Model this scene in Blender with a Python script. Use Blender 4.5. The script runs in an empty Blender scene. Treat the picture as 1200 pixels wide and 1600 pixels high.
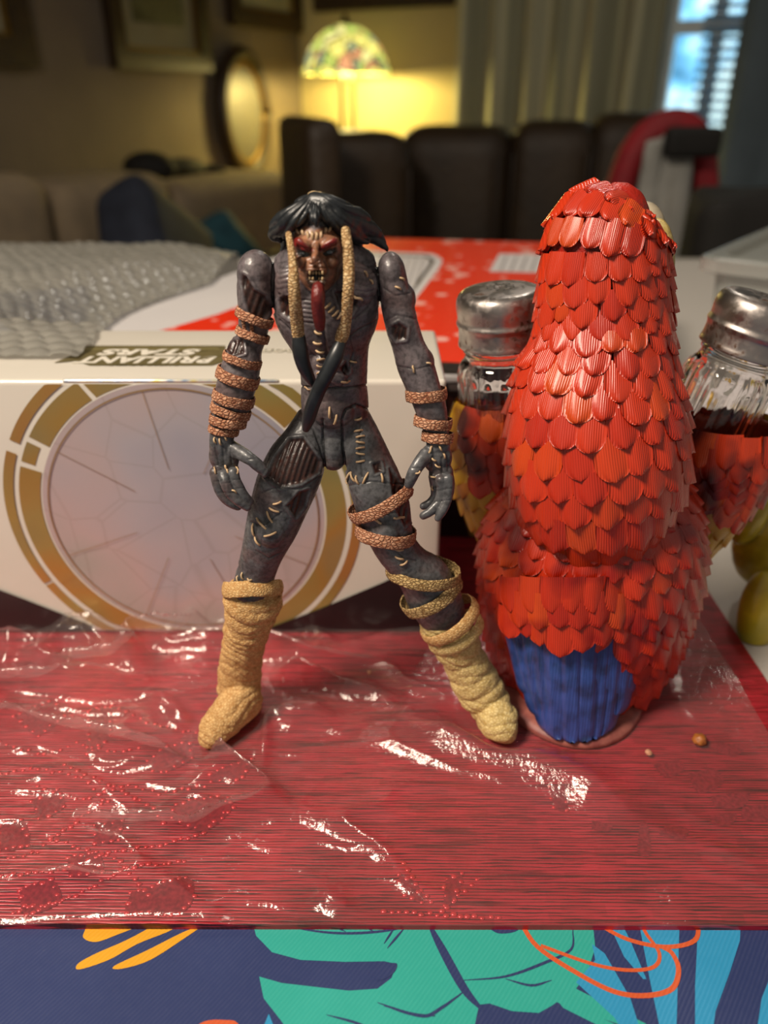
import bpy, bmesh, math, random
import numpy as np
from mathutils import Vector, Matrix, noise
from mathutils.bvhtree import BVHTree
random.seed(7); rng = np.random.default_rng(7)
PI = math.pi
SC = bpy.context.scene
COL = SC.collection
# ------------------------------------------------------------------ camera
TH = math.radians(28.4); FPX = 1200.0
CAM = Vector((0, -0.186, 0.184))
F = Vector((0, math.cos(TH), -math.sin(TH))); U = Vector((0, math.sin(TH), math.cos(TH)))
cd = bpy.data.cameras.new('camera'); cam = bpy.data.objects.new('camera', cd); COL.objects.link(cam)
cam.location = CAM; cam.rotation_euler = (PI/2-TH, 0, 0)
cd.sensor_fit = 'VERTICAL'; cd.sensor_height = 36; cd.sensor_width = 27; cd.lens = 27.0
cd.clip_start = 0.005; cd.clip_end = 60
cd.dof.use_dof = True; cd.dof.focus_distance = 0.205; cd.dof.aperture_fstop = 9.0
SC.camera = cam
SC.view_settings.view_transform = 'Standard'; SC.view_settings.look = 'None'
SC.view_settings.exposure = 0.0; SC.view_settings.gamma = 1.0; SC.view_settings.use_curve_mapping = False
SC.cycles.max_bounces = 8; SC.cycles.transparent_max_bounces = 16; SC.cycles.sample_clamp_indirect = 4.0
# world
W = bpy.data.worlds.new('room_ambient'); SC.world = W; W.use_nodes = True
W.node_tree.nodes['Background'].inputs[0].default_value = (0.95, 0.86, 0.76, 1)
W.node_tree.nodes['Background'].inputs[1].default_value = 0.27
def area(name, loc, tgt, size, power, color):
    l = bpy.data.lights.new(name, 'AREA'); l.shape = 'DISK'; l.size = size; l.energy = power; l.color = color
    o = bpy.data.objects.new(name, l); COL.objects.link(o); o.location = loc
    o.rotation_euler = (Vector(tgt)-Vector(loc)).to_track_quat('-Z', 'Y').to_euler(); return o
KEY = area('key_lamp', (-0.46, -0.30, 0.80), (0.02, 0.0, 0.05), 0.25, 12.5, (1.0, 0.86, 0.70))
GLINT = area('film_glint_light', (0.36, 1.12, 1.25), (0.03, 0.0, 0.0), 0.10, 3.0, (1.0, 0.93, 0.82))  # added small light above and behind, for highlights on the plastic film

# ------------------------------------------------------------------ projection helpers: turn a point of the picture into a place in the room
def ray(px, py):
    return F + Vector((1, 0, 0))*((px-600)/FPX) - U*((py-800)/FPX)
def onY(px, py, y):
    r = ray(px, py); return CAM + r*((y-CAM.y)/r.y)
def onZ(px, py, z):
    r = ray(px, py); return CAM + r*((z-CAM.z)/r.z)
def onP(px, py, p, n):
    r = ray(px, py); p = Vector(p); n = Vector(n); return CAM + r*((p-CAM).dot(n)/r.dot(n))
def mpp(P): return (P-CAM).dot(F)/FPX
def proj(P):                       # numpy (n,3) -> px, py
    d = P-np.array(CAM); zc = d@np.array(F)
    return 600+FPX*d[:, 0]/zc, 800-FPX*(d@np.array(U))/zc

# ------------------------------------------------------------------ materials
def new_mat(name):
    m = bpy.data.materials.new(name); m.use_nodes = True
    return m, m.node_tree, m.node_tree.nodes['Principled BSDF']
def lin(c):
    if isinstance(c, str):
        c = [int(c[i:i+2], 16)/255 for i in (0, 2, 4)]
        c = [x/12.92 if x <= .04045 else ((x+.055)/1.055)**2.4 for x in c]
    return (*c[:3], 1)
def setp(b, **k):
    for n, v in k.items():
        b.inputs[{'rough': 'Roughness', 'metal': 'Metallic', 'spec': 'Specular IOR Level', 'trans': 'Transmission Weight', 'ior': 'IOR', 'coat': 'Coat Weight', 'crough': 'Coat Roughness', 'sss': 'Subsurface Weight', 'alpha': 'Alpha', 'sheen': 'Sheen Weight'}[n]].default_value = v
def node(nt, t, **k):
    n = nt.nodes.new(t)
    for a, v in k.items():
        if a.startswith('i_'):
            key = a[2:]; key = int(key) if key.isdigit() else key
            n.inputs[key].default_value = v
        else: setattr(n, a, v)
    return n
def coords(nt, scale=(1, 1, 1), kind='Object', rot=(0, 0, 0)):
    tc = nt.nodes.new('ShaderNodeTexCoord'); mp = nt.nodes.new('ShaderNodeMapping')
    mp.inputs['Scale'].default_value = scale; mp.inputs['Rotation'].default_value = rot
    nt.links.new(tc.outputs[kind], mp.inputs[0]); return mp.outputs[0]
def ramp(nt, fac, stops, interp='LINEAR'):
    r = nt.nodes.new('ShaderNodeValToRGB'); r.color_ramp.interpolation = interp
    el = r.color_ramp.elements
    while len(el) < len(stops): el.new(0.5)
    for e, (p, c) in zip(el, stops): e.position = p; e.color = lin(c)
    nt.links.new(fac, r.inputs[0]); return r.outputs[0]
def mixc(nt, fac, a, b, mode='MIX'):
    m = nt.nodes.new('ShaderNodeMix'); m.data_type = 'RGBA'; m.blend_type = mode
    for sock, v in ((m.inputs[0], fac), (m.inputs[6], a), (m.inputs[7], b)):
        if hasattr(v, 'links'): nt.links.new(v, sock)
        else: sock.default_value = v
    return m.outputs[2]
def bump(nt, b, h, dist, strength=1.0, prev=None):
    n = nt.nodes.new('ShaderNodeBump'); n.inputs['Distance'].default_value = dist; n.inputs['Strength'].default_value = strength
    nt.links.new(h, n.inputs['Height'])
    if prev: nt.links.new(prev, n.inputs['Normal'])
    nt.links.new(n.outputs[0], b.inputs['Normal']); return n.outputs[0]
def simple(name, c1, c2=None, rough=.5, nscale=200, bdist=0, bscale=None, **k):
    """plain material with a noise variation between two colours and fine relief"""
    m, nt, b = new_mat(name); setp(b, rough=rough, **k)
    if c2 is None: b.inputs['Base Color'].default_value = lin(c1)
    co = coords(nt)
    if c2 is not None:
        n = node(nt, 'ShaderNodeTexNoise', i_Scale=nscale, i_Detail=4.0); nt.links.new(co, n.inputs[0])
        nt.links.new(ramp(nt, n.outputs[0], [(.35, c1), (.65, c2)]), b.inputs['Base Color'])
    if bdist:
        n2 = node(nt, 'ShaderNodeTexNoise', i_Scale=bscale or nscale*3, i_Detail=3.0); nt.links.new(co, n2.inputs[0])
        bump(nt, b, n2.outputs[0], bdist)
    return m

# ------------------------------------------------------------------ object helpers
def tag(o, label=None, cat=None, group=None, kind=None):
    if label: o['label'] = label
    if cat: o['category'] = cat
    if group: o['group'] = group
    if kind: o['kind'] = kind
    return o
def link(o, parent=None):
    COL.objects.link(o)
    if parent is not None:
        o.parent = parent
        o.matrix_parent_inverse = parent.matrix_basis.inverted()
    return o
def empty(name, loc, label, cat, group=None):
    o = bpy.data.objects.new(name, None); o.empty_display_size = .01; o.location = loc; COL.objects.link(o)
    return tag(o, label, cat, group)
class MB:
    """collects vertices and faces in world coordinates"""
    def __init__(s): s.v = []; s.f = []
    def add(s, v, f):
        o = len(s.v); s.v += [tuple(p) for p in v]; s.f += [tuple(i+o for i in q) for q in f]; return s
    def build(s, name, mat, parent=None, smooth=True):
        me = bpy.data.meshes.new(name); me.from_pydata(s.v, [], s.f); me.validate(); me.update()
        if smooth: me.polygons.foreach_set('use_smooth', [True]*len(me.polygons))
        if mat: me.materials.append(mat)
        o = bpy.data.objects.new(name, me); link(o, parent); return o
def grid_faces(nr, nc, closed=True):
    f = []
    for i in range(nr-1):
        for j in range(nc if closed else nc-1):
            k = (j+1) % nc
            f.append((i*nc+j, i*nc+k, (i+1)*nc+k, (i+1)*nc+j))
    return f
def catmull(pts, sub):
    pts = [np.array(p, float) for p in pts]
    P = [2*pts[0]-pts[1]]+pts+[2*pts[-1]-pts[-2]]; out = []
    for i in range(1, len(P)-2):
        for k in range(sub):
            t = k/sub; a, b, c, d = P[i-1:i+3]
            out.append(.5*((2*b)+(c-a)*t+(2*a-5*b+4*c-d)*t*t+(-a+3*b-3*c+d)*t**3))
    out.append(pts[-1]); return out
def sweep(C, A, B, n=20, D0=(0, 1, 0), caps=True, mod=None):
    """closed tube: centres C, side radii A, depth radii B; round end caps"""
    C = [np.array(c, float) for c in C]; D0 = np.array(D0, float); rings = []
    for i, c in enumerate(C):
        T = C[min(i+1, len(C)-1)]-C[max(i-1, 0)]; T /= np.linalg.norm(T)+1e-12
        D = D0-T*D0.dot(T)
        if np.linalg.norm(D) < .2: D = np.array((1., 0, 0))-T*T[0]
        D /= np.linalg.norm(D); S = np.cross(T, D)
        rings.append((c, A[i], B[i], T, S, D))
    full = []
    if caps:
        c, a, b, T, S, D = rings[0]; m = min(a, b)
        for q in (75, 50, 25): full.append((c-T*m*math.sin(math.radians(q)), a*math.cos(math.radians(q)), b*math.cos(math.radians(q)), T, S, D))
    full += rings
    if caps:
        c, a, b, T, S, D = rings[-1]; m = min(a, b)
        for q in (25, 50, 75): full.append((c+T*m*math.sin(math.radians(q)), a*math.cos(math.radians(q)), b*math.cos(math.radians(q)), T, S, D))
    v = []
    for i, (c, a, b, T, S, D) in enumerate(full):
        for j in range(n):
            ph = 2*PI*j/n; k = mod(i/(len(full)-1), ph) if mod else 1.0
            v.append(c+S*(a*k*math.cos(ph))+D*(b*k*math.sin(ph)))
    f = grid_faces(len(full), n)
    c0, c1 = len(v), len(v)+1
    v.append(full[0][0]-full[0][3]*min(full[0][1], full[0][2])*.25); v.append(full[-1][0]+full[-1][3]*min(full[-1][1], full[-1][2])*.25)
    L = (len(full)-1)*n
    for j in range(n):
        k = (j+1) % n; f.append((c0, k, j)); f.append((c1, L+j, L+k))
    return v, f
def ptube(st, sub=4, n=20, ratio=.9, **k):
    """tube from picture stations (px, py, world_y, half width in px[, depth/side ratio])"""
    rows = []
    for s in st:
        P = onY(s[0], s[1], s[2]); r = s[3]*mpp(P); rows.append((P.x, P.y, P.z, r, r*(s[4] if len(s) > 4 else ratio)))
    R = catmull(rows, sub)
    return sweep([r[:3] for r in R], [max(r[3], 1e-5) for r in R], [max(r[4], 1e-5) for r in R], n, **k)
def ellipsoid(c, r, n=16, rot=None):
    v = []; f = []
    for i in range(1, n):
        th = PI*i/n
        for j in range(2*n):
            ph = PI*j/n; p = Vector((r[0]*math.sin(th)*math.cos(ph), r[1]*math.sin(th)*math.sin(ph), r[2]*math.cos(th)))
            if rot: p = rot @ p
            v.append(tuple(p+Vector(c)))
    f = grid_faces(n-1, 2*n); t = Vector((0, 0, r[2])); t = rot @ t if rot else t
    v.append(tuple(Vector(c)+t)); v.append(tuple(Vector(c)-t)); a = len(v)-2
    for j in range(2*n):
        k = (j+1) % (2*n); f.append((a, k, j)); f.append((a+1, (n-2)*2*n+j, (n-2)*2*n+k))
    return v, f
def pell(px, py, y, rx, rz, ry=None, rotdeg=0, n=12):
    P = onY(px, py, y); m = mpp(P); return ellipsoid(P, (rx*m, (ry if ry else min(rx, rz))*m, rz*m), n, Matrix.Rotation(math.radians(rotdeg), 3, 'Y'))
def lathe(profile, n=48, mod=None):
    v = []
    for (r, z) in profile:
        for j in range(n):
            ph = 2*PI*j/n; k = mod(r, z, ph) if mod else 1.0
            v.append((r*k*math.cos(ph), r*k*math.sin(ph), z))
    return v, grid_faces(len(profile), n)
def prism(poly, z0, z1):
    """polygon (x, y) list extruded between two heights"""
    n = len(poly); v = [(p[0], p[1], z0) for p in poly]+[(p[0], p[1], z1) for p in poly]
    f = [tuple(range(n-1, -1, -1)), tuple(range(n, 2*n))]+[(i, (i+1) % n, (i+1) % n+n, i+n) for i in range(n)]
    return v, f
def box_v(c, d, rz=0):
    c = Vector(c); R = Matrix.Rotation(rz, 3, 'Z'); x, y, z = [k/2 for k in d]
    v = [c+R @ Vector((sx*x, sy*y, sz*z)) for sz in (-1, 1) for sx, sy in ((-1, -1), (1, -1), (1, 1), (-1, 1))]
    return v, [(3, 2, 1, 0), (4, 5, 6, 7), (0, 1, 5, 4), (1, 2, 6, 5), (2, 3, 7, 6), (3, 0, 4, 7)]
def rbox(name, c, d, rz, mat, parent=None, bev=.01, seg=4, noise_amp=0, sub=0, puff=0):
    """bevelled box, optionally puffed up like upholstery"""
    bm = bmesh.new(); bmesh.ops.create_cube(bm, size=1)
    bmesh.ops.scale(bm, vec=d, verts=bm.verts)
    bmesh.ops.bevel(bm, geom=bm.edges[:], offset=bev, segments=seg, affect='EDGES', profile=.6)
    if sub: bmesh.ops.subdivide_edges(bm, edges=[e for e in bm.edges if e.calc_length() > min(d)*.3], cuts=sub, use_grid_fill=True)
    for v in bm.verts:
        if puff:
            u = [min(1, abs(v.co[k])/(d[k]/2)) for k in range(3)]
            for k in range(3):
                o1, o2 = [q for q in range(3) if q != k]
                v.co[k] += math.copysign(puff*(1-u[o1]**2)*(1-u[o2]**2), v.co[k])*(u[k] > .9)
        if noise_amp: v.co += noise.noise_vector(v.co*4/max(d))*noise_amp
    me = bpy.data.meshes.new(name); bm.to_mesh(me); bm.free(); me.materials.append(mat)
    me.polygons.foreach_set('use_smooth', [True]*len(me.polygons))
    o = bpy.data.objects.new(name, me); o.location = c; o.rotation_euler = (0, 0, rz)
    COL.objects.link(o)
    if parent is not None: o.parent = parent; o.matrix_parent_inverse = parent.matrix_basis.inverted()
    return o
def remesh(mb, voxel, it=3):
    """melts overlapping closed shapes into one continuous skin; returns numpy verts and faces"""
    me = bpy.data.meshes.new('tmp'); me.from_pydata(mb.v, [], mb.f)
    bm = bmesh.new(); bm.from_mesh(me); bmesh.ops.recalc_face_normals(bm, faces=bm.faces); bm.to_mesh(me); bm.free()
    o = bpy.data.objects.new('tmp', me); COL.objects.link(o)
    m = o.modifiers.new('r', 'REMESH'); m.mode = 'VOXEL'; m.voxel_size = voxel
    dg = bpy.context.evaluated_depsgraph_get(); dg.update()
    out = bpy.data.meshes.new_from_object(o.evaluated_get(dg))
    bpy.data.objects.remove(o); bpy.data.meshes.remove(me)
    if it: smooth_mesh(out, it)
    return out
def get_v(me):
    a = np.empty(len(me.vertices)*3); me.vertices.foreach_get('co', a); return a.reshape(-1, 3)
def set_v(me, V): me.vertices.foreach_set('co', V.ravel()); me.update()
def get_n(me):
    a = np.empty(len(me.vertices)*3); me.vertices.foreach_get('normal', a); return a.reshape(-1, 3)
def smooth_mesh(me, it):
    V = get_v(me); e = np.empty(len(me.edges)*2, int); me.edges.foreach_get('vertices', e); e = e.reshape(-1, 2)
    deg = np.bincount(e.ravel(), minlength=len(V))[:, None]
    for _ in range(it):
        S = np.zeros_like(V)
        for k in range(3):
            S[:, k] = np.bincount(e[:, 0], V[e[:, 1], k], len(V))+np.bincount(e[:, 1], V[e[:, 0], k], len(V))
        V = .4*V+.6*S/np.maximum(deg, 1)
    set_v(me, V)
def mesh_obj(name, me, mat, parent=None, smooth=True):
    me.name = name; me.materials.clear(); me.materials.append(mat)
    if smooth: me.polygons.foreach_set('use_smooth', [True]*len(me.polygons))
    o = bpy.data.objects.new(name, me); return link(o, parent)
def vnoise(V, scale, oct=3, seed=0.0):
    """cheap smooth noise: sums of random plane waves"""
    r = np.random.default_rng(int(seed*10)+3); s = np.zeros(len(V))
    for o in range(oct):
        for _ in range(6):
            d = r.normal(size=3); d /= np.linalg.norm(d)
            s += np.sin(V@d*scale*2**o*2*PI+r.uniform(0, 6.28))/(2**o)
    return s/(6*.8)
def in_poly(x, y, poly):
    """signed-ish distance in px (positive inside)"""
    P = np.array(poly, float); n = len(P); inside = np.zeros(len(x), bool); d = np.full(len(x), 1e9)
    for i in range(n):
        a, b = P[i], P[(i+1) % n]; e = b-a; L = e.dot(e)+1e-9
        t = np.clip(((x-a[0])*e[0]+(y-a[1])*e[1])/L, 0, 1)
        d = np.minimum(d, np.hypot(x-a[0]-t*e[0], y-a[1]-t*e[1]))
        c = (a[1] > y) != (b[1] > y); xx = (b[0]-a[0])*(y-a[1])/(b[1]-a[1]+1e-12)+a[0]; inside ^= c & (x < xx)
    return np.where(inside, d, -d)
def paint(me, C):
    a = me.color_attributes.new('Col', 'FLOAT_COLOR', 'POINT'); a.data.foreach_set('color', np.c_[C, np.ones(len(C))].ravel())
def sstep(x, a, b): t = np.clip((x-a)/(b-a), 0, 1); return t*t*(3-2*t)
# ================================================================== ROOM
CORN = Vector((-0.30, 3.0, 0)); DL = Vector((-.454, -.891, 0)); DB = Vector((.891, -.454, 0))   # corner; left wall and back wall directions
NL = Vector((.891, -.454, 0)); NB = Vector((-.454, -.891, 0))                                   # normals into the room
FZ = -0.75
def at_wall(px, py, which, off=0.0):
    n = NL if which == 'L' else NB; return onP(px, py, CORN+n*off, n)
def wall_quad(name, a, b, n, z0, z1, mat, th=.12):
    v = [a, b, b-n*th, a-n*th]; o = MB().add(*prism([(p.x, p.y) for p in v], z0, z1)).build(name, mat, smooth=False)
    return tag(o, kind='structure')
m_wall = simple('wall_paint_dim', '6c6052', '756858', .85, 6, .0006, 120)  # left wall: weaker lamp light put into a darker, greyer colour
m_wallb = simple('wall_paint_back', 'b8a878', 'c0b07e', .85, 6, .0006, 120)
m_floor = simple('floor_boards', '3a2417', '4a2e1c', .45, 12)
m_ceil = simple('ceiling_paint', 'b0a99c', 'b8b1a4', .9, 8)
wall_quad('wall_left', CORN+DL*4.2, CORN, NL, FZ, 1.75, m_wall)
tag(MB().add(*prism([(-2.6, -1.6), (3.4, -1.6), (3.4, 3.6), (-2.6, 3.6)], FZ-.1, FZ)).build('floor', m_floor, smooth=False), kind='structure')
tag(MB().add(*prism([(-2.6, .2), (3.4, .2), (3.4, 3.6), (-2.6, 3.6)], 1.75, 1.85)).build('ceiling', m_ceil, smooth=False), kind='structure')
# back wall with a window opening
def sB(px, off=0.0): p = at_wall(px, 150, 'B', off); return (p-CORN).dot(DB)
w0, w1 = sB(1020), sB(1190); wz1 = at_wall(1090, -140, 'B').z; wz0 = at_wall(1090, 225, 'B').z
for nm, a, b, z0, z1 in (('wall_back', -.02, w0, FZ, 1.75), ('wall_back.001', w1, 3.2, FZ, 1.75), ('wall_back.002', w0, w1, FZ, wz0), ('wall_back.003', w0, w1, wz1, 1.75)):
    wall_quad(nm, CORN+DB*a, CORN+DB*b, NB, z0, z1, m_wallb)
def on_back(s, off, z): return CORN+DB*s+NB*off+Vector((0, 0, z))
aB = math.atan2(DB.y, DB.x); aL = math.atan2(-DL.y, -DL.x)
# window: frame, glass, blind slats, day outside
m_frame = simple('window_white', 'dde4e2', 'e6ecea', .5, 20)
m_glass, nt, b = new_mat('window_glass'); setp(b, rough=.02, trans=1.0, ior=1.01); b.inputs['Base Color'].default_value = (.95, .98, 1, 1)
win = empty('window_1', on_back((w0+w1)/2, 0, wz0), None, None); win['kind'] = 'structure'
def bpart(name, s0, s1, o0, o1, z0, z1, mat, parent):
    mid = on_back((s0+s1)/2, (o0+o1)/2, (z0+z1)/2)
    return MB().add(*box_v(mid, (s1-s0, abs(o1-o0), z1-z0), aB)).build(name, mat, parent, smooth=False)
for s in (w0, (w0+w1)/2-.02, w1-.04): bpart('window_frame', s, s+.035, -.06, -.02, wz0, wz1, m_frame, win)
for z in (wz0, (wz0+wz1)/2, wz1-.04): bpart('window_frame', w0, w1, -.058, -.022, z, z+.035, m_frame, win)
bpart('window_pane', w0, w1, -.045, -.042, wz0, wz1, m_glass, win)
m_slat = simple('blind_slat', '7fa0b8', '8aabc2', .5, 20)
k = 0
z = wz0+.01
while z < wz1:
    mid = on_back((w0+w1)/2+.05, -.005, z)
    v, f = box_v((0, 0, 0), (w1-w0-.12, .022, .0015)); R = Matrix.Rotation(aB, 3, 'Z') @ Matrix.Rotation(math.radians(35), 3, 'X')
    MB().add([R @ Vector(p)+mid for p in v], f).build('blind_slat', m_slat, win, smooth=False); z += .026
m_day, nt, b = new_mat('daylight_view'); co = coords(nt, (3, 3, 3)); n = node(nt, 'ShaderNodeTexNoise', i_Scale=1.6, i_Detail=3.0); nt.links.new(co, n.inputs[0])
em = node(nt, 'ShaderNodeEmission', i_Strength=2.2); nt.links.new(ramp(nt, n.outputs[0], [(.38, '2d5a78'), (.5, '6fb2d8'), (.62, 'c4dfe0')]), em.inputs[0]); nt.links.new(em.outputs[0], nt.nodes['Material Output'].inputs[0])
o = bpart('daylight_outside', w0-.5, w1+.5, -.50, -.49, wz0-.5, wz1+.5, m_day, None); tag(o, kind='structure')
# curtains
def curtain(name, s0, s1, z0, z1, off, waves, depth, mat, label):
    nu, nv = 160, 12; v = []
    for i in range(nv):
        for j in range(nu):
            u = j/(nu-1); w = off+depth*(math.sin(u*waves*2*PI)*.6+.4*math.sin(u*waves*4.7+1.3))*(1+.15*math.sin(i*.7+j*.05))
            v.append(on_back(s0+(s1-s0)*u, w, z0+(z1-z0)*i/(nv-1)))
    m = MB().add(v, grid_faces(nv, nu, False)); o = m.build(name, mat); md = o.modifiers.new('t', 'SOLIDIFY'); md.thickness = .004
    return tag(o, label, 'curtain')
m_curt, nt, b = new_mat('curtain_stripe'); setp(b, rough=.9, sheen=.2)
co = coords(nt, (1, 1, 1), rot=(0, 0, -aB)); w = node(nt, 'ShaderNodeTexWave', i_Scale=2.4, i_Distortion=.4); nt.links.new(co, w.inputs[0])
nt.links.new(ramp(nt, w.outputs[0], [(.3, '96967c'), (.6, 'cac6a0'), (.8, 'a8a68a')]), b.inputs['Base Color'])
m_curt2 = simple('curtain_grey', '5d6a70', '66737a', .9, 8, sheen=.2)
curtain('curtain', sB(712, .12), sB(1020, .12), FZ+.02, 1.6, .12, 6, .035, m_curt, 'long olive-striped curtain hanging behind the dark recliner sofa')
curtain('curtain.001', sB(1138, .14), sB(1138, .14)+.9, FZ+.02, 1.6, .14, 5, .04, m_curt2, 'grey-blue curtain at the right side of the window')
m_rod = simple('rod', '3a2c1c', None, .4, metal=.6)
v, f = sweep([on_back(.55, .13, 1.62), on_back(2.6, .13, 1.62)], [.012]*2, [.012]*2, 12, D0=(0, 0, 1)); tag(MB().add(v, f).build('curtain_rod', m_rod), 'dark curtain rod above the window', 'curtain rod')

# pictures on the walls
m_gilt = simple('picture_gilt', '2a1c0e', '3a2812', .45, 60, .001, 80); m_gold = simple('picture_gold', '8a6a24', '6e521a', .4, 60, metal=.5)
m_mount = simple('picture_mount', '8a8468', '928c70', .8, 10)
def art_mat(nm, a, c, d):
    m, nt, b = new_mat(nm); setp(b, rough=.35); n = node(nt, 'ShaderNodeTexNoise', i_Scale=9.0, i_Detail=5.0); nt.links.new(coords(nt), n.inputs[0])
    nt.links.new(ramp(nt, n.outputs[0], [(.3, a), (.5, c), (.7, d)]), b.inputs['Base Color']); return m
def picture(wh, x0, x1, yb, h, mats, label, fw=.045):
    p0, p1 = at_wall(x0, yb, wh), at_wall(x1, yb, wh); z0 = (p0.z+p1.z)/2; n = NL if wh == 'L' else NB; ang = aL if wh == 'L' else aB
    d = Vector((p1.x-p0.x, p1.y-p0.y, 0)); L = d.length; d.normalize(); c = Vector((p0.x+p1.x, p0.y+p1.y, 0))/2; c.z = z0+h/2
    e = empty('framed_picture', c, label, 'picture')
    def bar(u, zz, lu, lz, mat, th, nm):
        MB().add(*box_v(c+d*u+Vector((0, 0, zz))+n*(th/2+.002), (lu, th, lz), ang)).build(nm, mat, e, smooth=False)
    bar(0, 0, L, h, m_gilt, .008, 'back_board'); bar(0, 0, L-fw*2, h-fw*2, m_mount, .012, 'mount'); bar(0, 0, (L-fw*2)*.68, (h-fw*2)*.68, mats, .014, 'print')
    for sx in (-1, 1): bar(sx*(L-fw)/2, 0, fw, h, m_gilt, .03, 'frame_side'); bar(0, sx*(h-fw)/2, L-fw*2, fw, m_gilt, .03, 'frame_side')
    for sx in (-1, 1): bar(sx*(L/2-fw-.004), 0, .008, h-2*fw, m_gold, .022, 'gilt_slip'); bar(0, sx*(h/2-fw-.004), L-2*fw-.016, .008, m_gold, .022, 'gilt_slip')
picture('L', -110, 48, 103, .5, art_mat('art_a', '6a6250', '8c8264', '494436'), 'dark framed picture at the far left of the wall', .06)
picture('L', 172, 320, 110, .5, art_mat('art_b', '4a4a30', '6c6a48', '38361f'), 'dark framed picture above the beige sofa')
picture('L', 354, 462, 45, .42, art_mat('art_c', '5c5424', '7a6e30', '3c3818'), 'gold-edged framed picture nearest the wall corner')
picture('B', 497, 712, 14, .40, art_mat('art_d', '4a5a58', '2f4648', '7a7040'), 'wide gilt framed picture above the glass-shaded lamp')
# oval mirror
pc = at_wall(383, 178, 'L', .03); R = Matrix.Rotation(aL, 3, 'Z')
mir = empty('oval_mirror', pc, 'oval dark-framed mirror hanging on the left wall beside the corner', 'mirror')
rz = 82*mpp(pc); rx = .115
for nm, k, rr, mt in (('mirror_frame', 1.0, .022, m_gilt), ('inner_bead', .84, .009, m_gold)):
    cs = [pc+R @ Vector((math.cos(a)*rx*k, 0, math.sin(a)*rz*k)) for a in np.linspace(0, 2*PI, 49)]
    MB().add(*sweep(cs, [rr]*49, [rr]*49, 8, D0=tuple(NL), caps=False)).build(nm, mt, mir)
m_mirr, nt, b = new_mat('mirror_silver'); setp(b, rough=.5, metal=.5); b.inputs['Base Color'].default_value = (.16, .15, .13, 1)
v, f = ellipsoid(pc, (rx*.84, .006, rz*.84), 16, R); MB().add(v, f).build('mirror_glass', m_mirr, mir)

# stained-glass table lamp on a small table in the corner
LP = onY(541, 118, 2.66); mp_ = mpp(LP)
lampE = empty('table_lamp', (LP.x, LP.y, FZ+.62), 'stained-glass dome lamp glowing yellow behind the recliners', 'lamp')
m_shade, nt, b = new_mat('stained_glass'); vo = node(nt, 'ShaderNodeTexVoronoi', i_Scale=26.0); vo.feature = 'F1'; co = coords(nt); nt.links.new(co, vo.inputs[0])
c = ramp(nt, node(nt, 'ShaderNodeSeparateColor').outputs[0], [(0, 'fff2a0')])
sp = nt.nodes.new('ShaderNodeSeparateColor'); nt.links.new(vo.outputs['Color'], sp.inputs[0])
cc = ramp(nt, sp.outputs[0], [(.0, 'f4e878'), (.35, 'e8e08c'), (.55, 'b8c860'), (.68, 'fff0a0'), (.84, '96a078'), (.93, 'd89868')], 'CONSTANT')
v2 = node(nt, 'ShaderNodeTexVoronoi', i_Scale=26.0); v2.feature = 'DISTANCE_TO_EDGE'; nt.links.new(co, v2.inputs[0])
edge = ramp(nt, v2.outputs['Distance'], [(.03, '101008'), (.07, 'ffffff')]); cc = mixc(nt, 1.0, cc, edge, 'MULTIPLY')
nt.links.new(cc, b.inputs['Base Color']); nt.links.new(cc, b.inputs['Emission Color']); b.inputs['Emission Strength'].default_value = 1.3; setp(b, rough=.3)
R_ = 64*mp_; H_ = 68*mp_
prof = [(R_*math.cos(a)*(1+.04*(1-math.sin(a))), H_*math.sin(a)-.0) for a in np.linspace(0.02, PI/2*.97, 16)]
v, f = lathe([(p[0], p[1]) for p in prof], 40, lambda r, z, ph: 1+.03*math.cos(ph*10)*(z < H_*.15))
sh = MB().add([(p[0]+LP.x, p[1]+LP.y, p[2]+LP.z) for p in v], f).build('lamp_shade', m_shade, lampE); sh.modifiers.new('t', 'SOLIDIFY').thickness = .003
m_bronze = simple('lamp_bronze', '2e2412', '3c3018', .4, 50, metal=.7)
for dx in (-.016, .022): MB().add(*sweep([(LP.x+dx, LP.y, FZ+.64), (LP.x+dx, LP.y, LP.z+.02)], [.006]*2, [.006]*2, 10)).build('lamp_pole', m_bronze, lampE)
v, f = lathe([(.001, .03), (.03, .028), (.05, .018), (.09, .01), (.1, 0), (.001, 0)], 32); MB().add([(p[0]+LP.x, p[1]+LP.y, p[2]+FZ+.62) for p in v], f).build('lamp_base', m_bronze, lampE)
v, f = lathe([(.001, .03), (.008, .02), (.012, .008), (.02, 0), (.001, -.001)], 16); MB().add([(p[0]+LP.x, p[1]+LP.y, p[2]+LP.z+H_) for p in v], f).build('finial', m_bronze, lampE)
bl = bpy.data.lights.new('lamp_bulb', 'POINT'); bl.energy = 16; bl.color = (1.0, .80, .28); bl.shadow_soft_size = .03
bo = bpy.data.objects.new('lamp_bulb', bl); COL.objects.link(bo); bo.location = (LP.x, LP.y, LP.z+.01); bo.parent = lampE; bo.matrix_parent_inverse = lampE.matrix_basis.inverted()
m_wood = simple('side_table_wood', '3b2413', '4c3019', .4, 14)
st = empty('side_table', (LP.x, LP.y, FZ), 'small dark wooden table carrying the glass-shaded lamp', 'table')
rbox('table_top', (LP.x, LP.y, FZ+.605), (.30, .30, .03), aB, m_wood, st, .006, 2)
for sx in (-1, 1):
    for sy in (-1, 1):
        q = Matrix.Rotation(aB, 3, 'Z') @ Vector((sx*.12, sy*.12, 0)); MB().add(*sweep([(LP.x+q.x, LP.y+q.y, FZ), (LP.x+q.x, LP.y+q.y, FZ+.595)], [.014, .02], [.014, .02], 10)).build('leg', m_wood, st)

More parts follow.
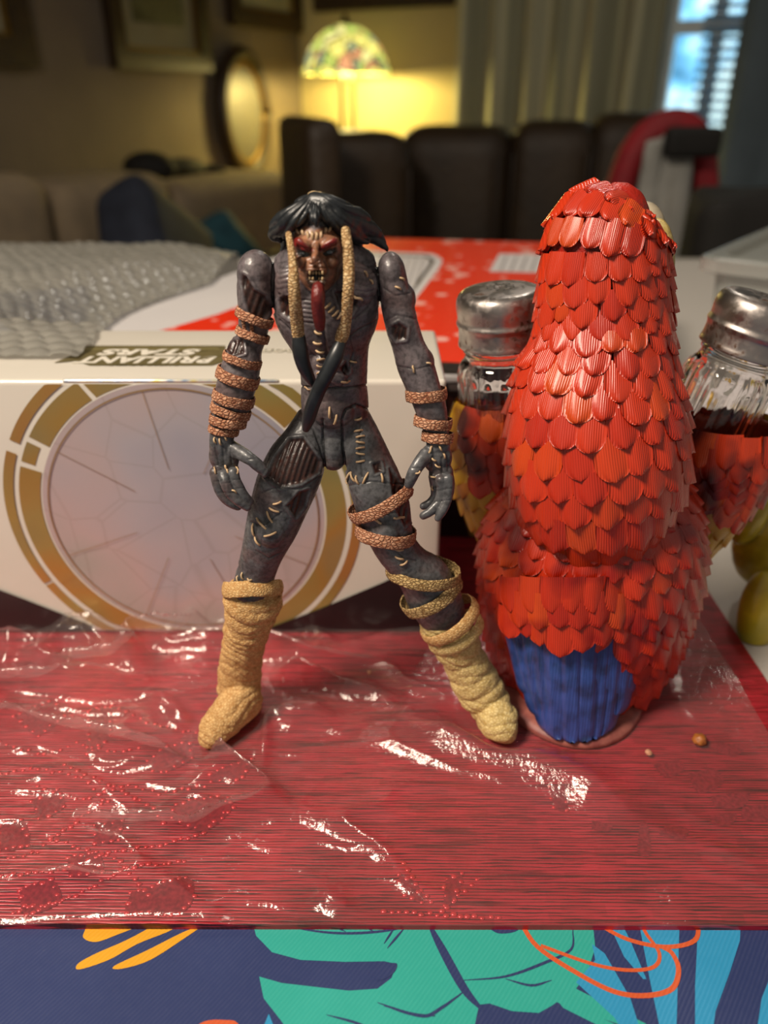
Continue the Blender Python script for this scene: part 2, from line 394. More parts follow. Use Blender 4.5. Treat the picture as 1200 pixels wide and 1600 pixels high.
# dark recliner sofa (three seats) along the back wall and an armchair in front of the corner
m_dark = simple('recliner_leather', '2c1f10', '382814', .55, 9, .002, 60); m_darker = simple('recliner_leather_dark', '241808', '2c1c0e', .55, 9)  # second one is a darker brown for base and seam piping
def seat_unit(name, px0, px1, ytop, yw, rot, label, group=None, dpx=0):
    a, b_ = onY(px0, ytop, yw), onY(px1, ytop, yw); w = b_.x-a.x; cx = (a.x+b_.x)/2; zt = a.z
    e = empty(name, (cx, yw, FZ), label, 'sofa seat', group)
    q = lambda x, y, z: (cx+math.cos(rot)*x-math.sin(rot)*y, yw+math.sin(rot)*x+math.cos(rot)*y, z)
    rbox('backrest', q(0, .04, zt-.20), (w, .26, .40), rot, m_dark, e, .07, 5, 0, 0, 0)
    rbox('lower_back', q(0, -.01, zt-.55), (w*.97, .25, .36), rot, m_dark, e, .06, 5)
    rbox('seat_cushion', q(0, -.32, FZ+.38), (w*.97, .6, .2), rot, m_dark, e, .06, 5)
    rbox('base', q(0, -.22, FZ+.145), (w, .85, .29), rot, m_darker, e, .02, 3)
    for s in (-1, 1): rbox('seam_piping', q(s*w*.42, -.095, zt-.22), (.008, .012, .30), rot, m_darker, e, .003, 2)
    return e
rb = aB*.45
seat_unit('recliner_seat', 628, 800, 196, 2.02, rb, 'dark recliner seat with a rounded padded back below the lit wall')
seat_unit('recliner_seat.001', 800, 935, 188, 2.0, rb, 'middle dark recliner seat in front of the olive curtain')
seat_unit('recliner_seat.002', 925, 1085, 176, 1.98, rb, 'dark recliner seat nearest the window')
ac = seat_unit('armchair', 462, 640, 205, 1.72, .25, 'dark wing armchair left of the recliner seats'); ac['category'] = 'armchair'
a = onY(478, 205, 1.66); rbox('wing', (a.x+.01, 1.56, a.z-.22), (.07, .40, .50), .25, m_dark, ac, .03, 4)
rbox('armrest', (a.x+.0, 1.42, FZ+.52), (.12, .62, .2), .25, m_dark, ac, .04, 4)
# beige sofa along the left wall
m_beige = simple('beige_linen', '867660', '917f66', .9, 30, .0008, 300); m_seam = simple('sofa_seam', '3a3226', None, .9)
def leftp(px, py, off): return at_wall(px, py, 'L', off)
sofa = empty('beige_sofa', leftp(190, 300, .4)*1.0, 'long beige fabric sofa under the framed pictures', 'sofa'); 
for (x0, x1) in ((-190, 20), (20, 215), (215, 410)):
    p0, p1 = leftp(x0, 285, .28), leftp(x1, 285, .28); d = (p1-p0); d.z = 0; L = d.length; c = (p0+p1)/2; zt = leftp((x0+x1)/2, 282, .28).z
    rbox('back_cushion', (c.x, c.y, zt-.21), (L*.985, .24, .44), aL, m_beige, sofa, .06, 5)
    c2 = c+NL*.42; rbox('seat_cushion', (c2.x, c2.y, FZ+.37), (L*.985, .66, .18), aL, m_beige, sofa, .05, 5)
p0, p1 = leftp(-190, 285, .1), leftp(410, 285, .1); d = p1-p0; d.z = 0; c = (p0+p1)/2
cc_ = c+NL*.42; rbox('sofa_base', (cc_.x, cc_.y, FZ+.14), (d.length, .98, .28), aL, m_beige, sofa, .02, 3)
cb = c+NL*.01; rbox('back_frame', (cb.x, cb.y, FZ+.36), (d.length, .13, .70), aL, m_beige, sofa, .03, 3)
e1 = p1+NL*.38; rbox('armrest', (e1.x, e1.y, FZ+.31), (.14, .95, .62), aL, m_beige, sofa, .05, 4)
# cushions and the dark thing lying on the sofa back
m_navy = simple('navy_cushion', '1d2230', '252b3a', .8, 30); m_teal = simple('teal_cushion', '1f4652', '2a5864', .8, 25)
def cushion(name, px, py, off, s, rots, mat, label):
    p = leftp(px, py, off); o = rbox(name, p, (s, .13, s), 0, mat, None, .055, 5, .01); o.rotation_euler = rots; return tag(o, label, 'cushion')
cushion('throw_cushion', 255, 415, .62, .26, (-.5, .6, aL), m_navy, 'navy square cushion leaning on the beige sofa')
cushion('throw_cushion.001', 345, 425, .50, .22, (-.5, -.4, aL), m_teal, 'small teal cushion beside the navy cushion')
m_black = simple('black_cloth', '0d0b09', '15120f', .8, 20)
p = leftp(255, 268, .20); m = MB(); m.add(*ellipsoid(p-DL*.06, (.1, .05, .03), 10, Matrix.Rotation(aL, 3, 'Z'))); m.add(*ellipsoid(p+DL*.05+Vector((0, 0, .012)), (.07, .05, .04), 10)); m.add(*ellipsoid(p-DL*.16+Vector((0, 0, -.008)), (.07, .03, .018), 10))
tag(mesh_obj('folded_garment', remesh(m, .008, 2), m_black), 'small black folded garment lying on top of the beige sofa', 'clothing')
# red-rimmed chair with a pale cloth over it
m_redf = simple('red_fabric', '8e0f1c', '7a0c18', .7, 30); m_pale = simple('pale_cloth', '8d8c86', 'a09e97', .85, 12, .004, 25)
yc = 1.25
ch = empty('dining_chair', (onY(1040, 300, yc).x, yc, FZ), 'red-backed chair with an arched top rail by the window', 'chair')
st_ = [(968, 300), (985, 250), (1010, 215), (1040, 198), (1066, 198), (1086, 215), (1094, 245), (1098, 290)]
C = catmull([tuple(onY(x, y, yc)) for x, y in st_], 5); MB().add(*sweep(C, [.026]*len(C), [.03]*len(C), 14)).build('backrest', m_redf, ch)
pa, pb = onY(968, 300, yc), onY(1098, 290, yc)
for p in (pa, pb): MB().add(*sweep([(p.x, p.y+.05, FZ), (p.x, p.y, FZ+.45), tuple(p)], [.02, .022, .024], [.02, .022, .024], 12)).build('leg', m_wood, ch)
for p in (pa, pb): MB().add(*sweep([(p.x, p.y-.42, FZ), (p.x, p.y-.40, FZ+.43)], [.018, .022], [.018, .022], 12)).build('leg', m_wood, ch)
rbox('seat', ((pa.x+pb.x)/2, yc-.2, FZ+.45), (pb.x-pa.x+.06, .46, .07), 0, m_redf, ch, .025, 4)
nu, nv = 26, 30; v = []
L_ = [(1008, 235), (1035, 212), (1062, 214), (1088, 232)]; 
top = catmull([tuple(onY(x, y, yc-.045)) for x, y in L_], 9)[:nu]; nu = len(top)
for i in range(nv):
    t = i/(nv-1)
    for j, q in enumerate(top): v.append((q[0]+.01*math.sin(j*.9+t*3)+(.05*t*(j/nu-.45)), q[1]-.012*math.sin(j*1.3)*(t+.2)-.02*t, q[2]-t*.42+.02*math.sin(j*.8)*t))
o = MB().add(v, grid_faces(nv, nu, False)).build('draped_cloth', m_pale); o.modifiers.new('t', 'SOLIDIFY').thickness = .006
tag(o, 'pale grey cloth hanging over the red chair back', 'cloth')
q = onY(1082, 222, yc-.07); o = rbox('black_pouch', q, (.09, .03, .045), .1, m_black, None, .012, 3); tag(o, 'small black pouch on the top of the red chair', 'pouch')
q = onY(1100, 345, .93); o = rbox('black_bag', (q.x+.05, .93, q.z-.16), (.14, .12, .40), .1, m_black, None, .035, 4, .02); tag(o, 'black bag hanging behind the clear container', 'bag')
# ================================================================== TABLE
ZT = -0.0045
m_cloth, nt, b = new_mat('white_tablecloth'); setp(b, rough=.8); n = node(nt, 'ShaderNodeTexNoise', i_Scale=900.0, i_Detail=2.0); nt.links.new(coords(nt), n.inputs[0]); b.inputs['Base Color'].default_value = lin('c9c3bb'); bump(nt, b, n.outputs[0], .0004)
tb = empty('dining_table', (0, .35, FZ), 'table covered with a white embossed cloth carrying the toys', 'table')
rbox('table_top', (.05, .36, ZT-.0205), (1.5, 1.02, .04), 0, simple('table_wood', '4a2d18', '5b3a20', .4, 10), tb, .004, 2)
for sx in (-.62, .72):
    for sy in (-.08, .80): MB().add(*sweep([(sx, sy, FZ), (sx, sy, ZT-.045)], [.025, .035], [.025, .035], 12)).build('leg', m_wood, tb)
nu, nv = 90, 60; v = []
for i in range(nv):
    for j in range(nu):
        x = -.74+1.58*j/(nu-1); y = -.19+1.1*i/(nv-1); e_ = max(0, abs(x-.05)-.755, abs(y-.36)-.515)
        v.append((x, y, ZT-.0003-e_*3.0))
o = MB().add(v, grid_faces(nv, nu, False)).build('tablecloth', m_cloth); tag(o, 'white embossed tablecloth spread over the table', 'tablecloth')

# ---- tropical leaf-print mat (front edge of the picture)
ZM = -0.0026
def print_mat(name, c, rough=.45, streak=True):
    m, nt, b = new_mat(name); setp(b, rough=rough, spec=.35)
    co = coords(nt, (1, 1, 1), rot=(0, 0, math.radians(38))); w = node(nt, 'ShaderNodeTexWave', i_Scale=330.0, i_Distortion=.6, i_Detail=1.0); nt.links.new(co, w.inputs[0])
    n = node(nt, 'ShaderNodeTexNoise', i_Scale=500.0, i_Detail=3.0); nt.links.new(co, n.inputs[0])
    l = lin(c); hi = tuple(min(1, x*1.05+.018) for x in l[:3])+(1,)
    mul = node(nt, 'ShaderNodeMath', operation='MULTIPLY'); nt.links.new(w.outputs[0], mul.inputs[0]); nt.links.new(n.outputs[0], mul.inputs[1])
    nt.links.new(mixc(nt, mul.outputs[0], l, hi), b.inputs['Base Color']); bump(nt, b, w.outputs[0], .00004); return m
mat_navy = print_mat('print_navy', '2c3864'); mat_teal = print_mat('print_teal', '2fa195'); mat_blue = print_mat('print_blue', '2f8fbd'); mat_yel = print_mat('print_yellow', 'd69a22')
mat_ora = print_mat('print_orange', 'c9582f'); mat_lil = print_mat('print_lilac', '9d7ba6')
v, f = prism([(-.34, -.165), (.36, -.165), (.36, .0), (-.34, .0)], ZT, ZM)
tm = MB().add(v, f).build('leaf_print_mat', mat_navy, smooth=False); tag(tm, 'navy mat printed with teal and blue tropical leaves, under the red board', 'mat')
lay = [0]
def flat(name, pts, mat, parent, z, smoothit=True, world=False):
    """a flat printed shape lying on a level surface"""
    lay[0] += 1; zz = z+.00003+.000004*lay[0]
    if smoothit: pts = [tuple(p) for p in catmull([(p[0], p[1]) for p in pts+pts[:1]], 5)[:-1]]
    P = [(p[0], p[1]) if world else tuple(onZ(p[0], p[1], z)[:2]) for p in pts]
    bm = bmesh.new(); vs = [bm.verts.new((x, y, zz)) for x, y in P]
    es = [bm.edges.new((vs[i], vs[(i+1) % len(vs)])) for i in range(len(vs))]
    bmesh.ops.triangle_fill(bm, use_beauty=True, use_dissolve=False, edges=es)
    bmesh.ops.recalc_face_normals(bm, faces=bm.faces)
    for q in bm.faces:
        if q.normal.z < 0: q.normal_flip()
    me = bpy.data.meshes.new(name); bm.to_mesh(me); bm.free(); me.materials.append(mat)
    return link(bpy.data.objects.new(name, me), parent)
def stroke(name, pts, w, mat, parent, z, world=False, taper=False):
    lay[0] += 1; zz = z+.00003+.000004*lay[0]
    P = catmull([tuple(onZ(p[0], p[1], z)[:2]) if not world else p for p in pts], 6); v = []
    for i, p in enumerate(P):
        t = P[min(i+1, len(P)-1)]-P[max(0, i-1)]; t = t/(np.linalg.norm(t)+1e-9); k = w/2*(math.sin(PI*(.08+.84*i/(len(P)-1))) if taper else 1)
        v += [(p[0]-t[1]*k, p[1]+t[0]*k, zz), (p[0]+t[1]*k, p[1]-t[0]*k, zz)]
    return MB().add(v, [(2*i, 2*i+1, 2*i+3, 2*i+2) for i in range(len(P)-1)]).build(name, mat, parent, smooth=False)
flat('teal_leaf', [(392, 1430), (400, 1462), (425, 1488), (470, 1500), (540, 1503), (600, 1502), (619, 1506), (612, 1528), (590, 1545), (545, 1548), (500, 1543), (440, 1536), (405, 1526), (412, 1560), (440, 1596), (470, 1640), (560, 1700), (740, 1700), (748, 1570), (765, 1568), (800, 1580), (845, 1583), (870, 1566), (990, 1612), (1010, 1600), (900, 1545), (918, 1520), (930, 1480), (925, 1430), (700, 1425)], mat_teal, tm, ZM, False)
flat('navy_gap', [(748, 1572), (738, 1620), (760, 1680), (1040, 1660), (1000, 1612), (870, 1567), (840, 1584), (798, 1580)], mat_navy, tm, ZM, False)
flat('teal_leaf', [(868, 1560), (905, 1575), (960, 1600), (985, 1625), (930, 1600), (880, 1575)], mat_teal, tm, ZM, False)
flat('blue_leaf', [(900, 1535), (930, 1500), (925, 1475), (945, 1490), (985, 1560), (1010, 1640), (990, 1640), (960, 1590)], mat_blue, tm, ZM, False)
flat('blue_leaf', [(945, 1430), (965, 1430), (985, 1470), (1010, 1530), (1005, 1530), (975, 1495)], mat_blue, tm, ZM, False)
flat('blue_leaf', [(996, 1430), (1062, 1430), (1060, 1500), (1056, 1640), (1038, 1640), (1015, 1530)], mat_blue, tm, ZM, False)
flat('blue_leaf', [(1090, 1430), (1158, 1430), (1156, 1470), (1140, 1520), (1118, 1580), (1110, 1640), (1086, 1640), (1086, 1540), (1089, 1480)], mat_blue, tm, ZM, False)
flat('blue_leaf', [(1206, 1520), (1190, 1560), (1184, 1600), (1190, 1640), (1240, 1640), (1240, 1520)], mat_blue, tm, ZM, False)
flat('blue_leaf', [(-40, 1428), (28, 1428), (10, 1441), (-40, 1450)], mat_blue, tm, ZM, False)
flat('yellow_stroke', [(117, 1428), (122, 1440), (134, 1448), (130, 1465), (150, 1472), (185, 1460), (235, 1440), (255, 1428)], mat_yel, tm, ZM)
flat('yellow_stroke', [(255, 1438), (200, 1468), (150, 1490), (122, 1506), (124, 1515), (170, 1500), (215, 1475), (270, 1452), (262, 1440)], mat_yel, tm, ZM)
flat('yellow_stroke', [(312, 1450), (290, 1455), (230, 1485), (178, 1510), (190, 1514), (235, 1500), (290, 1465)], mat_yel, tm, ZM)
flat('lilac_bud', [(262, 1428), (275, 1444), (300, 1447), (325, 1440), (340, 1428)], mat_lil, tm, ZM)
flat('orange_bud', [(295, 1612), (320, 1596), (350, 1594), (372, 1600), (380, 1640), (290, 1640)], mat_ora, tm, ZM)
flat('blue_leaf', [(412, 1604), (420, 1584), (428, 1604), (430, 1640), (408, 1640)], mat_blue, tm, ZM, False)
for pts, w in (([(668, 1440), (690, 1482), (725, 1545), (755, 1580)], .0022), ([(430, 1445), (520, 1458), (600, 1455), (668, 1440)], .0007), ([(505, 1440), (540, 1456)], .0006), ([(560, 1440), (585, 1457)], .0006), ([(632, 1450), (605, 1482)], .0006),
               ([(725, 1532), (790, 1526), (850, 1505), (892, 1484), (895, 1452)], .0007), ([(790, 1530), (830, 1540), (862, 1532)], .0006), ([(727, 1548), (690, 1575), (660, 1588), (600, 1572)], .0008), ([(590, 1567), (640, 1584), (680, 1588)], .0007), ([(600, 1620), (560, 1600), (510, 1586)], .0006), ([(600, 1475), (616, 1450)], .0005)):
    stroke('leaf_vein', pts, w, mat_navy, tm, ZM, taper=True)
flat('navy_eye', [(575, 1520), (600, 1508), (620, 1506), (614, 1522), (592, 1532)], mat_navy, tm, ZM); flat('navy_eye', [(765, 1452), (785, 1444), (815, 1444), (805, 1456), (780, 1459)], mat_navy, tm, ZM)
for pts, w in (([(812, 1440), (840, 1480), (900, 1520), (960, 1550), (1010, 1556), (1050, 1545), (1060, 1515), (1050, 1490), (1035, 1480)], .0012), ([(845, 1478), (920, 1505), (975, 1516), (1020, 1512), (1030, 1490), (1010, 1460), (1000, 1440)], .0009), ([(930, 1442), (980, 1468), (1040, 1480), (1085, 1470), (1092, 1440)], .0011)):
    stroke('orange_scribble', pts, w, mat_ora, tm, ZM)

# ---- red foil board
XR0, XR1, YR0, YR1 = -.205, .1375, -.0642, .135
m_red, nt, b = new_mat('red_foil'); setp(b, rough=.36, metal=.2, spec=.6)
co = coords(nt, (1, 1, 1), rot=(0, 0, math.radians(4)))
def stretched(scale, vec, rz=4, det=2.0):
    c_ = coords(nt, vec, rot=(0, 0, math.radians(rz))); n = node(nt, 'ShaderNodeTexNoise', i_Scale=scale, i_Detail=det); nt.links.new(c_, n.inputs[0]); return n.outputs[0]
n1 = stretched(1.0, (70, 1100, 1)); n2 = stretched(1.0, (30, 700, 1)); 
br = node(nt, 'ShaderNodeTexBrick', i_Scale=1.0, offset=.4); c3 = coords(nt, (190, 190, 1), rot=(0, 0, math.radians(4))); nt.links.new(c3, br.inputs[0])
br.inputs['Color1'].default_value = (0, 0, 0, 1); br.inputs['Color2'].default_value = (1, 1, 1, 1); br.inputs['Mortar'].default_value = (.5, .5, .5, 1); br.inputs['Mortar Size'].default_value = 0.0; br.inputs['Brick Width'].default_value = 1.1; br.inputs['Row Height'].default_value = .55
big = node(nt, 'ShaderNodeTexNoise', i_Scale=22.0, i_Detail=2.0); nt.links.new(co, big.inputs[0])
base = ramp(nt, big.outputs[0], [(.35, 'a01828'), (.65, 'c02636')])
base = mixc(nt, .22, base, br.outputs[0], 'SOFT_LIGHT')
wv = node(nt, 'ShaderNodeTexWave', i_Scale=330.0, i_Distortion=3.0, i_Detail=2.0); wv.bands_direction = 'Y'; wv.inputs['Detail Scale'].default_value = 3.0; nt.links.new(coords(nt, (.10, 1, 1), rot=(0, 0, math.radians(4))), wv.inputs[0]); ml = node(nt, 'ShaderNodeMath', operation='ADD'); nt.links.new(wv.outputs[1], ml.inputs[0]); nt.links.new(n1, ml.inputs[1])
base = mixc(nt, 1.0, base, ramp(nt, ml.outputs[0], [(.58, '6a2a30'), (.80, 'ffffff')]), 'MULTIPLY')
base = mixc(nt, .8, base, ramp(nt, n2, [(.34, '905055'), (.46, 'ffffff')]), 'MULTIPLY')
nt.links.new(base, b.inputs['Base Color']); bump(nt, b, wv.outputs[1], .00012, .8)
bd = MB(); bd.add(*prism([(XR0, YR0-.0), (XR1, YR0-.0006), (XR1, YR1), (XR0, YR1)], ZM, -.0004))
redb = bd.build('red_board', m_red, smooth=False); tag(redb, 'dark red foil-faced board with fine horizontal ribs, under the toys', 'board')
ZR = -.0004
m_dkred, nt, b = new_mat('dark_red_foil'); setp(b, rough=.3, metal=.1); n = node(nt, 'ShaderNodeTexNoise', i_Scale=900.0, i_Detail=2.0); nt.links.new(coords(nt), n.inputs[0]); nt.links.new(ramp(nt, n.outputs[0], [(.3, '6e0e1a'), (.7, '96202c')]), b.inputs['Base Color'])
m_bead = simple('red_bead', 'b8202a', 'd03038', .25, 300, metal=.3)
diam = [[(22, 1120), (78, 1095), (110, 1112), (60, 1150)], [(140, 1112), (172, 1104), (172, 1150), (138, 1180)], [(232, 1190), (262, 1166), (296, 1160), (300, 1186), (262, 1206), (240, 1205)], [(330, 1208), (392, 1184), (380, 1215), (332, 1222)], [(275, 1255), (340, 1242), (364, 1262), (318, 1300), (268, 1278)], [(205, 1395), (290, 1370), (303, 1400), (280, 1428), (200, 1426)],
        [(50, 1250), (90, 1235), (100, 1262), (62, 1280)], [(0, 1290), (35, 1280), (45, 1320), (0, 1330)], [(150, 1290), (190, 1282), (185, 1310), (150, 1320)], [(30, 1390), (80, 1375), (95, 1410), (40, 1430)], [(105, 1340), (150, 1330), (160, 1362), (112, 1370)],
        [(622, 1366), (650, 1380), (660, 1410), (632, 1398)], [(697, 1372), (722, 1366), (712, 1405), (694, 1414)], [(860, 1230), (890, 1230), (884, 1266), (866, 1262)], [(925, 1282), (955, 1290), (950, 1300), (926, 1296)], [(1000, 1285), (1012, 1290), (1016, 1336), (996, 1332)], [(1040, 1290), (1075, 1296), (1066, 1312), (1030, 1304)], [(1110, 1275), (1150, 1272), (1140, 1290), (1112, 1288)]]
blot = [[(1020, 1196), (1060, 1188), (1068, 1204), (1040, 1216)], [(1075, 1210), (1115, 1202), (1130, 1224), (1092, 1240)], [(1110, 1245), (1168, 1238), (1160, 1262), (1120, 1262)], [(1160, 1262), (1198, 1258), (1198, 1284), (1160, 1280)], [(1120, 1160), (1160, 1166), (1150, 1182), (1122, 1176)]]
for q in diam: flat('foil_diamond', q, m_dkred, redb, ZR)
for q in blot: flat('foil_diamond', q, m_dkred, redb, ZR)
beads = MB()
paths = [q+[q[0]] for q in diam if q[0][0] < 870]+[[(140, 1110), (175, 1100), (230, 1130), (330, 1150)], [(100, 1195), (180, 1230), (240, 1262), (262, 1300)], [(0, 1210), (60, 1200), (130, 1215), (170, 1260)], [(170, 1250), (110, 1290), (60, 1330), (0, 1345)], [(0, 1370), (90, 1360), (160, 1335), (250, 1320), (330, 1300)], [(20, 1425), (120, 1400), (200, 1355), (300, 1345)], [(80, 1310), (190, 1345), (240, 1410)], [(600, 1425), (660, 1428), (720, 1430), (790, 1436)], [(350, 1270), (362, 1255), (350, 1235)], [(630, 1350), (680, 1420)], [(690, 1425), (745, 1376), (735, 1360)], [(0, 1160), (70, 1180), (120, 1160), (180, 1175), (230, 1165)], [(60, 1230), (130, 1250), (200, 1225), (250, 1240), (330, 1225)]]
def bead_at(px, py):
    p = onZ(px, py, ZR); r = random.uniform(.0005, .0008); v, f = ellipsoid((p.x, p.y, ZR), (r*1.3, r, r*.55), 4); beads.add(v, f)
for q in paths:
    L = 0
    for a_, b_ in zip(q, q[1:]):
        n_ = max(1, int(math.hypot(b_[0]-a_[0], b_[1]-a_[1])/11))
        for i in range(n_): bead_at(a_[0]+(b_[0]-a_[0])*i/n_+random.uniform(-2, 2), a_[1]+(b_[1]-a_[1])*i/n_+random.uniform(-2, 2))
o = beads.build('foil_beads', m_bead, redb); o['kind'] = 'stuff'

# ---- crumpled clear plastic bag spread on the red board
m_film, nt, b = new_mat('clear_film'); out = nt.nodes['Material Output']
tr = node(nt, 'ShaderNodeBsdfTransparent'); tr.inputs[0].default_value = (.97, .965, .965, 1); gl = node(nt, 'ShaderNodeBsdfGlossy', i_Roughness=.15); gl.inputs[0].default_value = (1, .97, .93, 1)
df = node(nt, 'ShaderNodeBsdfDiffuse'); df.inputs[0].default_value = (.8, .74, .72, 1)
fr = node(nt, 'ShaderNodeFresnel', i_IOR=1.5); bk = nt.nodes.new('ShaderNodeNewGeometry'); mr = node(nt, 'ShaderNodeMapRange'); mr.inputs['To Min'].default_value = 1.5; mr.inputs['To Max'].default_value = 1/1.5; nt.links.new(bk.outputs['Backfacing'], mr.inputs[0]); nt.links.new(mr.outputs[0], fr.inputs[0]); mx = node(nt, 'ShaderNodeMixShader'); mx2 = node(nt, 'ShaderNodeMixShader'); mx2.inputs[0].default_value = .045
nz = node(nt, 'ShaderNodeTexNoise', i_Scale=520.0, i_Detail=3.0); nt.links.new(coords(nt), nz.inputs[0]); bn = node(nt, 'ShaderNodeBump'); bn.inputs['Distance'].default_value = .00032; nt.links.new(nz.outputs[0], bn.inputs['Height']); nt.links.new(bn.outputs[0], gl.inputs['Normal'])
nt.links.new(tr.outputs[0], mx2.inputs[1]); nt.links.new(df.outputs[0], mx2.inputs[2])
nt.links.new(fr.outputs[0], mx.inputs[0]); nt.links.new(mx2.outputs[0], mx.inputs[1]); nt.links.new(gl.outputs[0], mx.inputs[2]); nt.links.new(mx.outputs[0], out.inputs[0])
def seg_d(X, Y, pts):
    """distance to a polyline and the parameter along it"""
    d = np.full(X.shape, 9.0); T = np.zeros(X.shape); n = len(pts)-1
    for i in range(n):
        a = np.array(pts[i]); e = np.array(pts[i+1])-a; t = np.clip(((X-a[0])*e[0]+(Y-a[1])*e[1])/(e@e), 0, 1); dd = np.hypot(X-a[0]-t*e[0], Y-a[1]-t*e[1])
        T = np.where(dd < d, (i+t)/n, T); d = np.minimum(d, dd)
    return d, T
NU, NV = 420, 250
xs = np.linspace(-.19, .126, NU); ys = np.linspace(-.0655, .068, NV); X, Y = np.meshgrid(xs, ys)
P3 = np.c_[X.ravel(), Y.ravel(), np.zeros(X.size)]
left = sstep(-X, -.03, .06); back = sstep(Y, .0, .04)
rid = 1-np.abs(vnoise(P3*np.array([1, 1.6, 1]), 10, 3, 1)).reshape(X.shape); rid2 = 1-np.abs(vnoise(P3*np.array([1, 1.9, 1]), 34, 2, 2)).reshape(X.shape)
Z = .0004+(.0010+.0100*left)*np.clip(rid, 0, 1)**5+(.00012+.0014*left)*np.clip(rid2, 0, 1)**3
for pts, h, w in (([(55, 1040), (95, 1005), (130, 1003), (158, 1040)], .006, .004), ([(80, 982), (150, 985), (190, 1020), (215, 1065)], .006, .004), ([(430, 1095), (440, 1060), (470, 1050), (540, 1078), (620, 1092)], .006, .003), ([(415, 1078), (418, 1130), (410, 1200)], .004, .002),
                  ([(630, 1132), (720, 1165), (820, 1195), (900, 1225), (990, 1275)], .0084, .0092), ([(590, 1095), (650, 1125)], .002, .0025), ([(0, 1140), (120, 1165), (240, 1190)], .004, .004), ([(240, 1085), (300, 1130)], .004, .003), ([(75, 1200), (140, 1230), (210, 1275)], .005, .004), ([(180, 1335), (240, 1310), (290, 1318)], .004, .005),
                  ([(20, 1350), (80, 1370), (150, 1400)], .004, .005), ([(500, 1385), (540, 1430)], .003, .003), ([(260, 1395), (340, 1440)], .004, .003), ([(20, 1000), (10, 1040)], .004, .003), ([(470, 1000), (490, 990), (520, 1008)], .004, .004), ([(300, 1225), (345, 1205), (330, 1170)], .003, .003), ([(130, 1060), (200, 1075), (250, 1060)], .004, .003), ([(1000, 1290), (1100, 1320), (1200, 1360)], .0016, .004)):
    d, T = seg_d(X, Y, [tuple(onZ(a, c, .002)[:2]) for a, c in pts]); Z += h*np.minimum(1, 1.6*np.sin(PI*np.clip(.06+.88*T, 0, 1)))*np.exp(-(d/w)**1.6)
# rolled edge standing up along the back, in front of the white box
d = np.abs(Y-(.047+.004*np.sin(X*40)+.002*np.sin(X*110+1))); Z += .0055*np.exp(-(d/.005)**2)*(.75+.25*np.sin(X*75))*sstep(-X, -.075, -.03)
press = np.ones_like(X)
for pts, r in (([(318, 1160), (345, 1135), (395, 1092)], .011), ([(752, 1120), (790, 1145)], .012)):
    d, _ = seg_d(X, Y, [tuple(onZ(a, c, 0)[:2]) for a, c in pts]); press = np.minimum(press, sstep(d, r*.62, r*1.4))
dpar = np.hypot((X-.065)/.042, (Y-.040)/.050); press = np.minimum(press, sstep(dpar, .90, 1.02))
edge = sstep(Y-YR0, 0, .006); Z = .0002+(Z)*press*(.35+.65*edge)
V = np.c_[X.ravel(), Y.ravel()-.0, Z.ravel()]
me = bpy.data.meshes.new('film'); me.from_pydata(V.tolist(), [], grid_faces(NV, NU, False)); me.update()
# the bag narrows to the right: keep the faces left of its slanting edge
o = mesh_obj('plastic_bag', me, m_film); tag(o, 'crumpled clear plastic bag spread over the red board under the feet', 'plastic bag')
o.visible_shadow = True

# crumbs
m_crumb = simple('crumb', 'a2622a', '8a4c1e', .4, 700, .0002, 1500); m_crumb2 = simple('pale_crumb', 'c08a70', 'b07a5c', .6, 700)
for (px, py, r, mt, lb) in ((1092, 1160, .0022, m_crumb, 'amber-brown crumb on the red board right of the blue tail'), (1013, 1178, .0011, m_crumb2, 'small pinkish crumb between the blue tail and the brown crumb'), (577, 1052, .0008, m_crumb2, 'tiny tan crumb between the feet of the toy warrior')):
    p = onZ(px, py, .0026 if r < .001 else .0010); me = bpy.data.meshes.new('crumb'); bm = bmesh.new(); bmesh.ops.create_icosphere(bm, subdivisions=3, radius=r)
    for vv in bm.verts: vv.co *= 1+.25*noise.noise(vv.co*900); vv.co.z *= .8
    bm.to_mesh(me); bm.free(); o = mesh_obj('crumb', me, mt); o.location = (p.x, p.y, p.z+r*.6); tag(o, lb, 'crumb')
# ================================================================== WHITE CARD BOX
BY0, BY1, BX0, BX1, BZ = .056, .118, -.158, .0205, .1022
m_boxw, nt, b = new_mat('white_card'); setp(b, rough=.24, spec=.5, coat=.3); b.inputs['Base Color'].default_value = lin('d6d0c4'); n = node(nt, 'ShaderNodeTexNoise', i_Scale=22.0, i_Detail=2.0); nt.links.new(coords(nt), n.inputs[0]); bump(nt, b, n.outputs[0], .0006)
def foil(name, stops, rough=.3, metal=.5, scale=30):
    m, nt, b = new_mat(name); setp(b, rough=rough, metal=metal); n = node(nt, 'ShaderNodeTexNoise', i_Scale=scale, i_Detail=1.5); nt.links.new(coords(nt), n.inputs[0])
    nt.links.new(ramp(nt, n.outputs[0], stops), b.inputs['Base Color']); return m
m_ring = foil('gold_foil', [(.3, '94905c'), (.45, 'a89a5a'), (.58, 'b4904c'), (.7, 'a8925c')]); m_ring2 = foil('gold_foil_thin', [(.3, '9a9464'), (.5, 'ad9a56'), (.7, 'b8884c')])
m_disc, nt, b = new_mat('holographic_foil'); setp(b, rough=.35, metal=.25)
n = node(nt, 'ShaderNodeTexNoise', i_Scale=14.0, i_Detail=2.0); nt.links.new(coords(nt), n.inputs[0]); c1 = ramp(nt, n.outputs[0], [(.3, '9d9fae'), (.45, 'b3aeb4'), (.55, 'bfaead'), (.7, 'a5a89f')])
vo = node(nt, 'ShaderNodeTexVoronoi', i_Scale=52.0); vo.feature = 'DISTANCE_TO_EDGE'; nt.links.new(coords(nt), vo.inputs[0])
